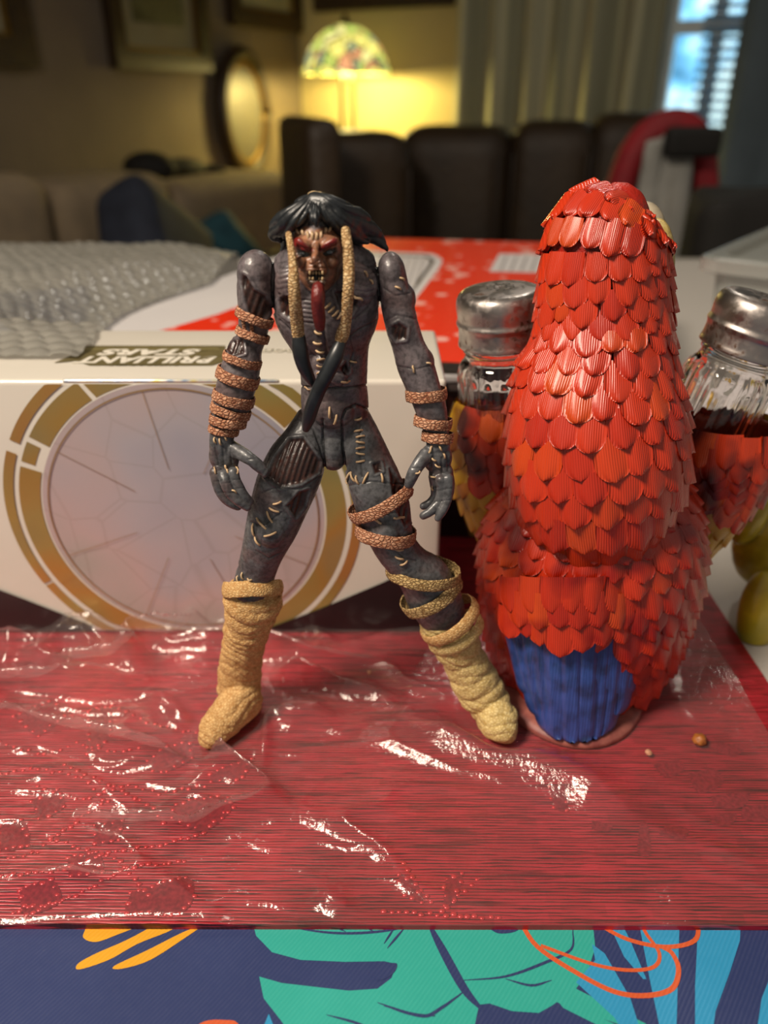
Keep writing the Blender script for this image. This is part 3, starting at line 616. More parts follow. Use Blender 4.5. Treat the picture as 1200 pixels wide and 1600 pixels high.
c1 = mixc(nt, .15, c1, ramp(nt, vo.outputs['Distance'], [(.0, 'a89878'), (.03, 'ffffff')]), 'MULTIPLY'); nt.links.new(c1, b.inputs['Base Color'])
m_line = foil('bronze_line', [(.4, '9a7f60'), (.6, 'ab8a5c')]); m_blk = simple('print_black', '1b1214', '221618', .35, 40)
wb = rbox('card_box', ((BX0+BX1)/2, (BY0+BY1)/2, BZ/2+ZR/2), (BX1-BX0, BY1-BY0, BZ-ZR), 0, m_boxw, None, .0018, 4)
tag(wb, 'white shrink-wrapped card box with a gold-ringed holographic disc, behind the toy warrior', 'box')
CX, CZ, RR = -.0715, .0515, .0635; yl = [BY0]
def front_strip(name, pin, pout, mat, close=False):
    yl[0] -= .000035; v = []
    cl = lambda x, z: (min(max(x, BX0+.002), BX1-.002), yl[0], min(max(z, .001), BZ-.0012))
    for a, c in zip(pin, pout): v += [cl(*a), cl(*c)]
    return MB().add(v, [(2*i, 2*i+1, 2*i+3, 2*i+2) for i in range(len(pin)-1)]).build(name, mat, wb, smooth=False)
def arc(name, r0, r1, a0, a1, mat, n=60):
    A = np.radians(np.linspace(a0, a1, n)); front_strip(name, [(CX+RR*r0*math.cos(a), CZ+RR*r0*math.sin(a)) for a in A], [(CX+RR*r1*math.cos(a), CZ+RR*r1*math.sin(a)) for a in A], mat)
arc('holographic_disc', 0, .79, 0, 360, m_disc, 90)
for a0, a1 in ((-150, 38), (42, 118), (120, 148), (150, 158), (160, 210)): arc('gold_band', .80 if a0 != 150 else .84, .915, a0, a1, m_ring)
for a0, a1 in ((-152, 60), (62, 152), (156, 207)): arc('gold_rim', .945, 1.0, a0, a1, m_ring2)
arc('thin_ring', .752, .760, 0, 360, m_line, 90)
for a in (18, 63, 100, 148, 200, 245, 292, 335):
    A = math.radians(a); c, s = math.cos(A), math.sin(A); t = .00011
    front_strip('radial_line', [(CX+RR*.3*c-s*t, CZ+RR*.3*s+c*t), (CX+RR*.755*c-s*t, CZ+RR*.755*s+c*t)], [(CX+RR*.3*c+s*t, CZ+RR*.3*s-c*t), (CX+RR*.755*c+s*t, CZ+RR*.755*s-c*t)], m_line)
def fpx(pts): return [(lambda q: (q.x, q.z))(onY(a, c, BY0)) for a, c in pts]
top = fpx([(415, 982), (500, 950), (600, 908), (694, 868)]); front_strip('black_corner', [(x, .001) for x, z in top], top, m_blk)
top = fpx([(-120, 890), (-40, 905), (40, 935), (145, 976)]); front_strip('black_corner', [(x, .001) for x, z in top], top, m_blk)
def text(name, s, loc, size, mat, parent, rot, shear=0, ext=.00005, off=0, sx=1.0):
    c = bpy.data.curves.new(name, 'FONT'); c.body = s; c.size = size; c.extrude = ext; c.offset = off; c.shear = shear; c.align_x = 'CENTER'; c.align_y = 'CENTER'; c.space_character = 1.0
    t = bpy.data.objects.new('t', c); COL.objects.link(t); dg = bpy.context.evaluated_depsgraph_get(); dg.update()
    me = bpy.data.meshes.new_from_object(t.evaluated_get(dg)); bpy.data.objects.remove(t)
    me.transform(Matrix.Translation(loc) @ Matrix.Rotation(rot, 4, 'Z') @ Matrix.Diagonal((sx, 1, 1, 1)))
    return mesh_obj(name, me, mat, parent, smooth=False)
m_olive = simple('print_olive', '5c5436', '6a6040', .35, 300); m_lett = simple('print_letter', 'dcd6c8', None, .35)
zt = BZ+.00002
def topflat(name, pts, mat, dz): return flat(name, [tuple(onZ(a, c, BZ)[:2]) for a, c in pts], mat, wb, BZ-.0000+dz, False, True)
topflat('logo_banner', [(112, 541), (352, 541), (352, 550), (365, 551), (395, 566), (352, 566), (330, 572), (140, 572), (118, 565), (84, 568), (112, 556)], m_olive, 0)
topflat('logo_inlay', [(118, 545), (340, 544), (345, 549), (118, 549)], simple('print_gold', '8f8458', None, .3, metal=.4), .0001)
pa = onZ(238, 551, BZ); pb = onZ(232, 562, BZ); pc_ = onZ(225, 570, BZ)
text('logo_lettering', 'STARS', (pa.x, pa.y, zt+.0003), .0092, m_lett, wb, PI, .25, off=.0004, sx=1.35)
text('logo_lettering', 'BRILLIANT', (pb.x, pb.y-.0006, zt+.0003), .0100, m_lett, wb, PI, .2, off=.0004, sx=1.02)
text('logo_lettering', 'SWORD & SHIELD', (pc_.x, pc_.y-.0008, zt+.0003), .0028, m_olive, wb, PI, 0, sx=1.1)
pd = onZ(462, 549, BZ); text('logo_lettering', 'Pokémon', (pd.x+.004, pd.y, zt+.0001), .0085, m_olive, wb, PI, .1, off=.0002); text('logo_lettering', 'Pokémon', (pd.x+.004, pd.y, zt+.0002), .0085, m_lett, wb, PI, .1, off=-.0001)
# holographic strip along the lip
m_holo = foil('holographic_edge', [(.3, 'f0e070'), (.45, 'f4f0e0'), (.6, 'a8c0d8'), (.7, 'f0d860')], .15, .6, 180)
v, f = sweep([(-.105, BY0+.0004, BZ-.0003), (-.035, BY0+.0004, BZ-.0003)], [.0006]*2, [.0006]*2, 8); MB().add(v, f).build('foil_edge', m_holo, wb)

# ================================================================== ORANGE-RED FLECKED BOX
m_flecked, nt, b = new_mat('orange_red_foil'); setp(b, rough=.35, coat=.4)
co = coords(nt); vo = node(nt, 'ShaderNodeTexVoronoi', i_Scale=75.0, i_Randomness=1.0); nt.links.new(co, vo.inputs[0])
n = node(nt, 'ShaderNodeTexNoise', i_Scale=28.0, i_Detail=1.0); nt.links.new(co, n.inputs[0])
ad = node(nt, 'ShaderNodeMath', operation='ADD'); nt.links.new(vo.outputs['Distance'], ad.inputs[0]); nt.links.new(n.outputs[0], ad.inputs[1])
nt.links.new(ramp(nt, ad.outputs[0], [(.66, 'f6b8ac'), (.78, 'ea3212')]), b.inputs['Base Color'])  # pale pink flecks mixed into the red
m_white = simple('matte_white', 'c9c6c6', 'd2cecd', .4, 10)
TZ = .08
poly = [(-.176, .150), (.118, .122), (.205, .455), (-.048, .494)]
sb = MB().add(*prism(poly, -.003, TZ)).build('gift_box', m_white, smooth=False); bv = sb.modifiers.new('b', 'BEVEL'); bv.width = .003; bv.segments = 3
tag(sb, 'large flat orange-red pink-flecked box behind the figure and the parrot', 'box')
def tz(pts): return [tuple(onZ(a, c, TZ)[:2]) for a, c in pts]
flat('red_print', [(-.147, .1535), (-.118, .19), (-.09, .232), (-.06, .30), (-.035, .40), (-.018, .489), (.202, .4535), (.1165, .124)], m_flecked, sb, TZ, False, True)
flat('black_print', [(-.152, .149), (-.147, .1545), (.025, .1465), (.118, .134), (.1165, .1225)], m_blk, sb, TZ, False, True)
flat('stamp_outline', tz([(560, 392), (676, 397), (692, 407), (686, 420), (640, 480), (500, 480), (520, 392)]), m_white, sb, TZ, False, True)
flat('stamp_outline', tz([(560, 396), (668, 400), (680, 408), (672, 420), (634, 474), (505, 474), (525, 396)]), m_blk, sb, TZ, False, True)
flat('stamp_label', tz([(560, 398), (664, 402), (673, 409), (666, 420), (630, 471), (508, 471), (528, 398)]), m_white, sb, TZ, False, True)
m_grey = simple('print_grey', '8f8b8b', None, .5)
for i in range(7): flat('print_line', tz([(596+i*11, 400), (599+i*11, 400), (577+i*11, 468), (574+i*11, 468)]), m_grey, sb, TZ, False, True)
flat('white_label', tz([(780, 397), (900, 399), (900, 428), (764, 425)]), m_white, sb, TZ, False, True)
for i in range(5): flat('print_line', tz([(790+i*16, 400), (793+i*16, 400), (784+i*16, 424), (780+i*16, 424)]), m_grey, sb, TZ, False, True)
# front face: black print, yellow label, pale reflections painted as grey patches
dF = Vector((poly[1][0]-poly[0][0], poly[1][1]-poly[0][1], 0)).normalized(); nF = Vector((dF.y, -dF.x, 0)); pF = Vector((poly[0][0], poly[0][1], 0))
fl = [0]
def facef(name, pts, mat):
    fl[0] += 1; P = [onP(a, c, pF+nF*.00006*fl[0], nF) for a, c in pts]; P = [pF+nF*.00006*fl[0]+dF*min(max((q-pF).dot(dF), .002), .293)+Vector((0, 0, min(max(q.z, -.0028), TZ-.0032))) for q in P]; MB().add(P, [tuple(range(len(P)))]).build(name, mat, sb, smooth=False)
facef('front_print', [(-150, 606), (745, 588), (840, 585), (840, 900), (-150, 900)], m_blk)
m_refl = simple('pale_reflection', '7d7674', '86807c', .4, 30); m_ylo = simple('print_dull_yellow', '8d7a38', '9a853c', .4, 30)
facef('front_patch', [(700, 600), (745, 600), (745, 612), (702, 610)], m_refl); facef('front_patch', [(700, 758), (760, 756), (760, 776), (700, 780)], m_refl); facef('front_patch', [(722, 800), (760, 800), (754, 838), (735, 838)], m_ylo)
facef('front_patch', [(700, 618), (722, 630), (722, 720), (700, 740)], simple('print_brown', '4a2c26', '5a342c', .4, 30))

# ================================================================== BUBBLE WRAP
m_bub, nt, b = new_mat('bubble_film'); out = nt.nodes['Material Output']; setp(b, rough=.22, spec=.8); b.inputs['Base Color'].default_value = lin('8e8c84')
tr = node(nt, 'ShaderNodeBsdfTransparent'); mx = node(nt, 'ShaderNodeMixShader'); mx.inputs[0].default_value = .75; nt.links.new(tr.outputs[0], mx.inputs[1]); nt.links.new(b.outputs[0], mx.inputs[2]); nt.links.new(mx.outputs[0], out.inputs[0])
def wrap_sheet(name, x0, x1, y0, y1, nx, ny, fn, mat):
    X, Y = np.meshgrid(np.linspace(x0, x1, nx), np.linspace(y0, y1, ny)); Z = fn(X, Y)
    me = bpy.data.meshes.new(name); me.from_pydata(np.c_[X.ravel(), Y.ravel(), Z.ravel()].tolist(), [], grid_faces(ny, nx, False)); me.update(); return mesh_obj(name, me, mat)
def bub(X, Y):
    P = np.c_[X.ravel(), Y.ravel(), 0*X.ravel()]; lump = vnoise(P, 9, 2, 4).reshape(X.shape)
    r = -.128+.02*np.sin(Y*22)+(Y-.08)*.05
    H = .1045-.055*np.maximum(0, Y-.12)+.0025*lump; edge = sstep(r-X, -.004, .05); ridge = .001*np.exp(-((Y-.33)/.07)**2)
    lo = np.where(Y < .122, .1035, .0815); Z = lo+np.maximum(0, H+ridge-lo)*edge
    Z = np.where(Y > .40, Z*(1-.8*sstep(Y, .40, .43)), Z)
    s = .0095; w1_ = vnoise(P, 26, 2, 11).reshape(X.shape)*.0028; w2_ = vnoise(P, 24, 2, 12).reshape(X.shape)*.0028; Xw = X+w1_; Yw = Y+w2_; q = np.round(Yw/(s*.866)); u = Xw/s+.5*(q % 2); dx = (u-np.round(u))*s; dy = Yw-q*s*.866; d = np.hypot(dx, dy)
    return Z+.0013*(1+.5*vnoise(P, 40, 2, 6).reshape(X.shape))*np.sqrt(np.clip(1-(d/.0043)**2, 0, 1))
o = wrap_sheet('bubble_wrap', -.40, -.108, .078, .43, 330, 400, bub, m_bub)
bm = bmesh.new(); bm.from_mesh(o.data); bmesh.ops.delete(bm, geom=[v_ for v_ in bm.verts if v_.co.x > -.126+.02*math.sin(v_.co.y*22)+(v_.co.y-.08)*.05], context='VERTS'); bm.to_mesh(o.data); bm.free(); tag(o, 'translucent bubble wrap lump draped beside the white card box', 'bubble wrap')
m_bluepk = simple('blue_packet', '3c5a9c', '4a68aa', .4, 30)
o = rbox('blue_packet', (-.22, .26, .036), (.10, .13, .075), .3, m_bluepk, None, .008, 3, .003); tag(o, 'blue packet showing through the bubble wrap', 'packet')
o = rbox('wrapped_parcel', (-.30, .20, .04), (.14, .16, .080), -.2, simple('parcel_paper', '9b968a', 'a39d90', .7, 20), None, .012, 3, .004); o.location = (-.365, .19, .038); tag(o, 'greyish paper parcel inside the bubble wrap', 'parcel')

# ================================================================== CLEAR LIDDED CONTAINER
m_frost, nt, b = new_mat('frosted_plastic'); out = nt.nodes['Material Output']; setp(b, rough=.25, spec=.6); b.inputs['Base Color'].default_value = lin('a9aca6')
tr = node(nt, 'ShaderNodeBsdfTransparent'); mx = node(nt, 'ShaderNodeMixShader'); mx.inputs[0].default_value = .55; nt.links.new(tr.outputs[0], mx.inputs[1]); nt.links.new(b.outputs[0], mx.inputs[2]); nt.links.new(mx.outputs[0], out.inputs[0])
c0 = onY(1088, 400, .27); ce = empty('storage_box', (c0.x+.1, .27, ZT), 'clear lidded plastic food box behind the right shaker', 'container')
def rrect(cx, cy, w, d, r, n=6):
    P = []
    for (sx, sy, a0) in ((1, 1, 0), (-1, 1, 90), (-1, -1, 180), (1, -1, 270)):
        for k in range(n+1): a = math.radians(a0+90*k/n); P.append((cx+sx*(w/2-r)+r*math.cos(a), cy+sy*(d/2-r)+r*math.sin(a)))
    return P
def stack(levels, name, mat, parent, cap_top=True):
    v = []; n = 0
    for (w, d, z) in levels: P = [(c0.x+.78*(x+.091)+.62*(y+.091), c0.y-.62*(x+.091)+.78*(y+.091)) for x, y in rrect(0, 0, w, d, .012)]; n = len(P); v += [(x, y, z) for x, y in P]
    f = grid_faces(len(levels), n); f.append(tuple(range(n-1, -1, -1)))
    if cap_top: f.append(tuple(range((len(levels)-1)*n, len(levels)*n)))
    return MB().add(v, f).build(name, mat, parent, smooth=False)
zl = c0.z
stack([(.15, .15, ZT+.001), (.168, .168, zl-.006), (.172, .172, zl-.004)], 'tub', m_frost, ce, False)
stack([(.178, .178, zl-.009), (.182, .182, zl-.008), (.182, .182, zl-.001), (.176, .176, zl), (.160, .160, zl), (.156, .156, zl-.004)], 'lid', m_frost, ce)
# tissue and things behind the parrot
m_tis = simple('white_tissue', 'b9b7bb', 'c6c4c6', .7, 20, .001, 60)
def tis(X, Y): P = np.c_[X.ravel(), Y.ravel(), 0*X.ravel()]; r = np.hypot((X-.115)/.045, (Y-.235)/.05); return np.maximum(ZT+.0, (.066+.012*vnoise(P, 18, 2, 7).reshape(X.shape)+.012*(1-np.abs(vnoise(P, 26, 2, 8))).reshape(X.shape))*np.sqrt(np.clip(1-r**4, 0, 1)))
q = onY(1066, 500, .20)
m = MB(); 
for k in range(9): m.add(*ellipsoid((q.x+.012+random.uniform(-.02, .035), .20+random.uniform(-.02, .02), ZT+.03+random.uniform(-.012, .02)), (random.uniform(.018, .026), random.uniform(.016, .022), random.uniform(.018, .030)), 8, Matrix.Rotation(random.uniform(-1, 1), 3, 'Y')))
me = remesh(m, .0012, 1); V = get_v(me); N = get_n(me); V += N*(np.abs(vnoise(V, 40, 3, 5))*.006)[:, None]; zmin = V[:, 2].min(); V[:, 2] += ZT-zmin; set_v(me, V)
V = get_v(me); V[:, 0] += .055; V[:, 1] += .01; set_v(me, V)
tag(mesh_obj('crumpled_tissue', me, m_tis), 'crumpled white tissue between the parrot and the clear food box', 'tissue')
q = onY(1052, 462, .24); v, f = lathe([(.001, .05), (.008, .05), (.0095, .047), (.0095, .004), (.008, 0), (.001, 0)], 24)
o = MB().add([(p[0]+q.x+.035, p[1]+.205, p[2]+ZT) for p in v], f).build('jar', simple('amber_jar', 'a88a44', 'c0a055', .2, 30, metal=.3)); tag(o, 'small pale gold jar just right of the parrot head', 'jar')

# ================================================================== YELLOW FIGURINE
m_yel, nt, b = new_mat('yellow_glaze'); setp(b, rough=.35, coat=.3); g = nt.nodes.new('ShaderNodeNewGeometry'); n = node(nt, 'ShaderNodeTexNoise', i_Scale=60.0, i_Detail=4.0); nt.links.new(coords(nt), n.inputs[0])
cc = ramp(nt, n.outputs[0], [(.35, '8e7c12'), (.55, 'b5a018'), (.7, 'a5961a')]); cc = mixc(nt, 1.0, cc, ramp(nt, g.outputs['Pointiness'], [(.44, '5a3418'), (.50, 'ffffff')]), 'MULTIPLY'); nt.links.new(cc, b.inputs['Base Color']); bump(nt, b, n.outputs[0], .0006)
m = MB()
m.add(*pell(1168, 962, .058, 31, 84, 26, -6)); m.add(*pell(1225, 960, .066, 34, 74, 28, 6)); m.add(*pell(1200, 820, .088, 62, 110, 50, 8)); m.add(*pell(1215, 700, .100, 52, 60, 44)); m.add(*pell(1160, 800, .082, 24, 60, 24, 12)); m.add(*pell(1268, 900, .088, 45, 90, 40, 6))
me = remesh(m, .0008, 2); V = get_v(me); zmin = V[:, 2].min(); V[:, 2] = np.maximum(V[:, 2], ZT+.0002); V[:, 0] += .004; set_v(me, V)
tag(mesh_obj('yellow_figurine', me, m_yel), 'yellow glazed bird figurine with rounded feet, at the right edge behind the red wing', 'figurine')
# ================================================================== PARROT SHAKER HOLDER
PB = onY(905, 1000, .034)
par = empty('parrot_shaker_holder', (PB.x, .034, 0), 'glossy red resin parrot seen from behind, blue tail, holding two shakers in its wings', 'figurine')
def resin(name, lo, hi, alt, rough=.33, dark=None, loc=False):
    m, nt, b = new_mat(name); setp(b, rough=rough, coat=.25, crough=.2); b.inputs['Subsurface Weight'].default_value = .0
    co = coords(nt); oi = nt.nodes.new('ShaderNodeObjectInfo')
    c = ramp(nt, oi.outputs['Random'], [(0, lo), (.45, hi), (.8, hi), (1, alt)])
    if dark:
        n2 = node(nt, 'ShaderNodeTexNoise', i_Scale=70.0, i_Detail=2.0); gp = nt.nodes.new('ShaderNodeNewGeometry'); nt.links.new(gp.outputs['Position'], n2.inputs[0])
        c = mixc(nt, 1.0, c, ramp(nt, n2.outputs[0], [(.34, dark), (.50, 'ffffff')]), 'MULTIPLY')
    nt.links.new(c, b.inputs['Base Color'])
    if not loc:
        mp = coords(nt, (1, .12, 1)); w = node(nt, 'ShaderNodeTexWave', i_Scale=4.6, i_Distortion=1.6, i_Detail=1.0); w.inputs['Detail Scale'].default_value = 2.0; nt.links.new(mp, w.inputs[0]); bump(nt, b, w.outputs[0], .00010, .9)
    return m
m_fe = resin('red_feather_paint', 'ac2410', 'be3214', 'c24412'); m_fel = resin('lower_feather_paint', 'a4200c', 'b62c0e', 'bc4010', dark='c07060'); m_few = resin('wing_feather_paint', 'a0260c', 'b83410', 'c85014', dark='6a3828'); m_fey = resin('yellow_feather_paint', 'a87a14', 'c09420', 'b06a18', dark='a08878')
m_core = simple('red_core', '9a1a0c', 'a8200e', .4, 200, .0003, 900)
# one feather: rounded scale, 1 wide, 1.25 long, domed, with an edge all round
def feather_mesh(name, mat, k, nu=6, nv=9):
    v = []; f = []
    for i in range(nv+1):
        t = math.sin(PI/2*i/nv); w = .5*(.84+.16*math.sin(min(t/.5, 1)*PI/2)) if t < .56 else .5*max(.0, 1-((t-.56)/.44)**2)**.5
        for j in range(nu+1):
            u = 2*j/nu-1; v.append((u*w, 1.25*t+(.02*k*u), .16*(1-u*u)*(.5+.5*t)+.03*math.sin(3*u+k)))
    for i in range(nv):
        for j in range(nu): a = i*(nu+1)+j; f.append((a, a+1, a+nu+2, a+nu+1))
    rim = [i*(nu+1) for i in range(nv+1)]+[nv*(nu+1)+j for j in range(1, nu+1)]+[i*(nu+1)+nu for i in range(nv-1, -1, -1)]
    n0 = len(v)
    for q in rim: x, y, z = v[q]; v.append((x*.96, y*.985, z-.16))
    for i in range(len(rim)-1): f.append((rim[i+1], rim[i], n0+i, n0+i+1))
    me = bpy.data.meshes.new(name); me.from_pydata(v, [], f); me.update(); me.polygons.foreach_set('use_smooth', [True]*len(me.polygons)); me.materials.append(mat); return me
FM = {mt.name: [feather_mesh('feather', mt, k) for k in (0, .5, 1, -.6)] for mt in (m_fe, m_fel, m_few, m_fey)}
feathers = []     # (visible score, matrix, material name, parent)
def loft(stations, sub=5, ratio=.85):
    rows = []
    for s in stations:
        P = onY(s[0], s[1], s[2]); r = s[3]*mpp(P); rows.append((P.x, P.y, P.z, r, r*(s[4] if len(s) > 4 else ratio)))
    return catmull(rows, sub)
def plume(R, parent, row, wid, mfun, phis=(0, 2*PI), start=.0, jit=.12, tiltk=.12, ln=1.0, D0=(0, 1, 0), lastrow=0):
    """lays overlapping rows of feathers over a loft, tips pointing along it"""
    C = np.array([r[:3] for r in R]); A = np.array([r[3] for r in R]); B = np.array([r[4] for r in R]); D0 = np.array(D0, float)
    # walk along the surface on its camera side
    L = np.r_[0, np.cumsum(np.hypot(np.linalg.norm(np.diff(C, axis=0), axis=1), np.diff(A)))]; s = start; ri = 0
    def surf(sv, ph):
        i = np.interp(sv, L, np.arange(len(L))); c = np.array([np.interp(i, np.arange(len(L)), C[:, k]) for k in range(3)]); a = np.interp(i, np.arange(len(L)), A); b_ = np.interp(i, np.arange(len(L)), B)
        i0 = int(min(max(i, 0), len(C)-1.001)); T = C[min(i0+2, len(C)-1)]-C[max(i0-1, 0)]; T /= np.linalg.norm(T); D = D0-T*D0.dot(T); D /= np.linalg.norm(D); S = np.cross(T, D)
        return c+S*a*math.cos(ph)+D*b_*math.sin(ph), S*math.cos(ph)/max(a, 1e-4)+D*math.sin(ph)/max(b_, 1e-4), a, b_
    while s < L[-1]+lastrow:
        _, _, a, b_ = surf(s, 0); per = PI*(3*(a+b_)-math.sqrt((3*a+b_)*(a+3*b_)))*(phis[1]-phis[0])/(2*PI); w = wid(s/L[-1]) if callable(wid) else wid; n = max(3, int(round(per/(w*.80))))
        for j in range(n):
            ph = phis[0]+(phis[1]-phis[0])*(j+.5*(ri % 2)+random.uniform(-jit, jit))/n
            p, nn, _, _ = surf(s, ph); p2 = surf(min(s+w*.6, L[-1]), ph)[0]; p1 = surf(max(0, min(s, L[-1])-w*.3), ph)[0]; d = p2-p1
            if np.linalg.norm(d) < 1e-6: continue
            d = Vector(d).normalized(); tp = Vector(surf(s, ph+.06)[0]-surf(s, ph-.06)[0]); nv = tp.cross(d); nv *= (1 if nv.dot(Vector(nn)) > 0 else -1)
            if nv.length < 1e-9: continue
            nv.normalize(); x = d.cross(nv)
            if x.length < .5: continue
            x.normalize(); ww = w*random.uniform(.93, 1.12)
            M = Matrix((( x.x, d.x, nv.x), (x.y, d.y, nv.y), (x.z, d.z, nv.z))).to_4x4()
            M = Matrix.Translation(Vector(p)-d*ww*.55+nv*ww*(.0)) @ M @ Matrix.Rotation(tiltk+random.uniform(-.03, .05), 4, 'X') @ Matrix.Rotation(random.uniform(-.09, .09), 4, 'Z') @ Matrix.Diagonal((ww, ww*ln*random.uniform(.95, 1.1), ww, 1))
            vis = (CAM-Vector(p)).normalized().dot(nv); feathers.append((vis, M, mfun(s/L[-1], ph, Vector(p)), parent))
        s += row(s/L[-1]) if callable(row) else row; ri += 1
def loft_obj(name, R, mat, parent, k=.955, D0=(0, 1, 0), caps=True):
    v, f = sweep([r[:3] for r in R], [r[3]*k for r in R], [r[4]*k for r in R], 36, D0, caps); return MB().add(v, f).build(name, mat, parent)
RM = loft([(972, 331, .036, 50, .8), (962, 341, .0355, 72, .85), (953, 356, .0345, 86, .86), (948, 376, .033, 91, .88), (944, 400, .032, 93), (943, 450, .031, 96), (942, 500, .030, 98), (939, 550, .028, 107), (932, 600, .026, 120), (930, 650, .024, 130), (931, 700, .0225, 133), (931, 750, .0215, 128), (932, 795, .0215, 112), (932, 832, .023, 84), (932, 856, .026, 50)])
body = loft_obj('body', RM, m_core, par)
RB = loft([(925, 740, .036, 120), (925, 790, .035, 148), (923, 840, .034, 163), (920, 890, .034, 162), (916, 940, .033, 154), (911, 990, .033, 141), (906, 1022, .034, 124), (903, 1038, .036, 105)])
lower = loft_obj('lower_body', RB, m_core, par)
for v_ in lower.data.vertices: v_.co.z = max(v_.co.z, .0032)
RL = loft([(776, 640, .060, 66, .95), (772, 690, .058, 70, .95), (772, 740, .055, 62, .9), (782, 790, .050, 52, .85), (800, 838, .045, 38, .8)])
RR_ = loft([(1142, 668, .050, 80, .95), (1134, 715, .049, 78, .95), (1122, 760, .047, 64, .9), (1104, 805, .043, 48, .85), (1082, 846, .038, 30, .8)])
def cup(name, R, mat):
    """open pouch shaped by the wing, with a wall"""
    C = [np.array(r[:3]) for r in R]; v = []; n = 40; rings = []
    for i, c in enumerate(C):
        T = C[min(i+1, len(C)-1)]-C[max(i-1, 0)]; T /= np.linalg.norm(T); D = np.array((0, 1., 0)); D -= T*D.dot(T); D /= np.linalg.norm(D); rings.append((c, np.cross(T, D), D, R[i][3], R[i][4]))
    seq = [(r, 1.0) for r in reversed(rings)]+[(r, .90) for r in rings[:-2]]
    for (c, S, D, a, b_), k in seq:
        for j in range(n): ph = 2*PI*j/n; v.append(c+S*a*k*math.cos(ph)+D*b_*k*math.sin(ph))
    f = grid_faces(len(seq), n); f.append(tuple(range(n-1, -1, -1))); f.append(tuple(range((len(seq)-1)*n, len(seq)*n))); return MB().add(v, f).build(name, mat, par)
m_wc = simple('wing_core', '7c2410', '8c3010', .4, 200, .0003, 900)
wl = cup('wing', RL, m_wc); wr = cup('wing', RR_, m_wc)
plume(RM, body, lambda t: .0038+.0030*min(1, t*1.7), lambda t: .0058+.0036*min(1, t*1.8), lambda t, ph, p: 'red_feather_paint', start=.0050, ln=.96)
plume(RB, lower, .0056, .0092, lambda t, ph, p: 'lower_feather_paint', start=.002, ln=1.0, tiltk=.15)
cl_ = RL[0][0]; cr_ = RR_[0][0]
plume(RL, wl, .0052, .0080, lambda t, ph, p: 'yellow_feather_paint' if (p.x < cl_-.0105 or (t > .62 and p.x < cl_+.001)) else 'wing_feather_paint', start=.0025)
plume(RR_, wr, .0052, .0082, lambda t, ph, p: 'yellow_feather_paint' if (p.x > cr_+.0135 or (t > .70 and p.x > cr_-.010) or (t > .86)) else 'wing_feather_paint', start=.0025)
# blue tail
RT = loft([(905, 945, .026, 84, .5), (904, 975, .007, 97, .45), (903, 1020, .004, 98, .45), (903, 1060, .0015, 97, .42), (902, 1095, .0005, 82, .36), (900, 1125, -.0000, 60, .30)])
m_blue, nt, b = new_mat('blue_tail_paint'); setp(b, rough=.36, coat=.3); co = coords(nt); n = node(nt, 'ShaderNodeTexNoise', i_Scale=160.0, i_Detail=4.0); nt.links.new(co, n.inputs[0])
nt.links.new(ramp(nt, n.outputs[0], [(.3, '1c2c54'), (.55, '2c4688'), (.75, '34509a')]), b.inputs['Base Color'])
mp = coords(nt, (1, 1, .16)); w = node(nt, 'ShaderNodeTexWave', i_Scale=330.0, i_Distortion=5.0, i_Detail=1.0); nt.links.new(mp, w.inputs[0]); bump(nt, b, w.outputs[0], .00006)
def ty(px, py):          # the tail's front surface: almost upright, rounded across
    t = (py-985)/185; return .0012-.0072*t+.0065*((px-902)/112)**2
RT = [(903, 960, .0140, 80, .42), (903, 1010, .0120, 86, .42), (902, 1060, .0105, 82, .40), (902, 1105, .0088, 70, .38), (900, 1135, .0075, 52, .34)]
tail = loft_obj('tail', loft(RT), m_blue, par, .97)
tf = [(802, 975, 832, 1090, 17), (1002, 975, 972, 1090, 17), (820, 975, 846, 1122, 19), (986, 975, 962, 1118, 18), (842, 975, 860, 1146, 20), (966, 975, 940, 1150, 20), (945, 975, 926, 1166, 21), (864, 975, 872, 1164, 21), (923, 975, 912, 1174, 20), (892, 975, 893, 1174, 20)]
for k, (x0, y0, x1, y1, hw) in enumerate(tf):
    nu, nv = 9, 26; vv = []
    for i in range(nv):
        t = i/(nv-1); t = t*.75/.7 if t < .7 else .75+.25*math.sin((t-.7)/.3*PI/2); cx, cy = x0+(x1-x0)*t, y0+(y1-y0)*t; wk = hw*(1 if t < .78 else max(.02, 1-((t-.78)/.22)**2.2)**.5)*(1.02+.12*t)
        for j in range(nu):
            u = 2*j/(nu-1)-1; yy = ty(cx+u*wk, cy)-.00030*k-.0020*(1-abs(u)**2.0)+.0007*(abs(u) < .1)+.0040; vv.append(onY(cx+u*wk, cy, yy))
    n0 = len(vv); ff = grid_faces(nv, nu, False); rim = [i*nu for i in range(nv)]+[(nv-1)*nu+j for j in range(1, nu)]+[i*nu+nu-1 for i in range(nv-2, -1, -1)]
    for q in rim: vv.append(vv[q]+Vector((0, .0060, 0)))
    for i in range(len(rim)-1): ff.append((rim[i], rim[i+1], n0+i+1, n0+i))
    for q in vv: q.z = max(q.z, .0034)
    MB().add(vv, ff).build('tail_feather', m_blue, tail)
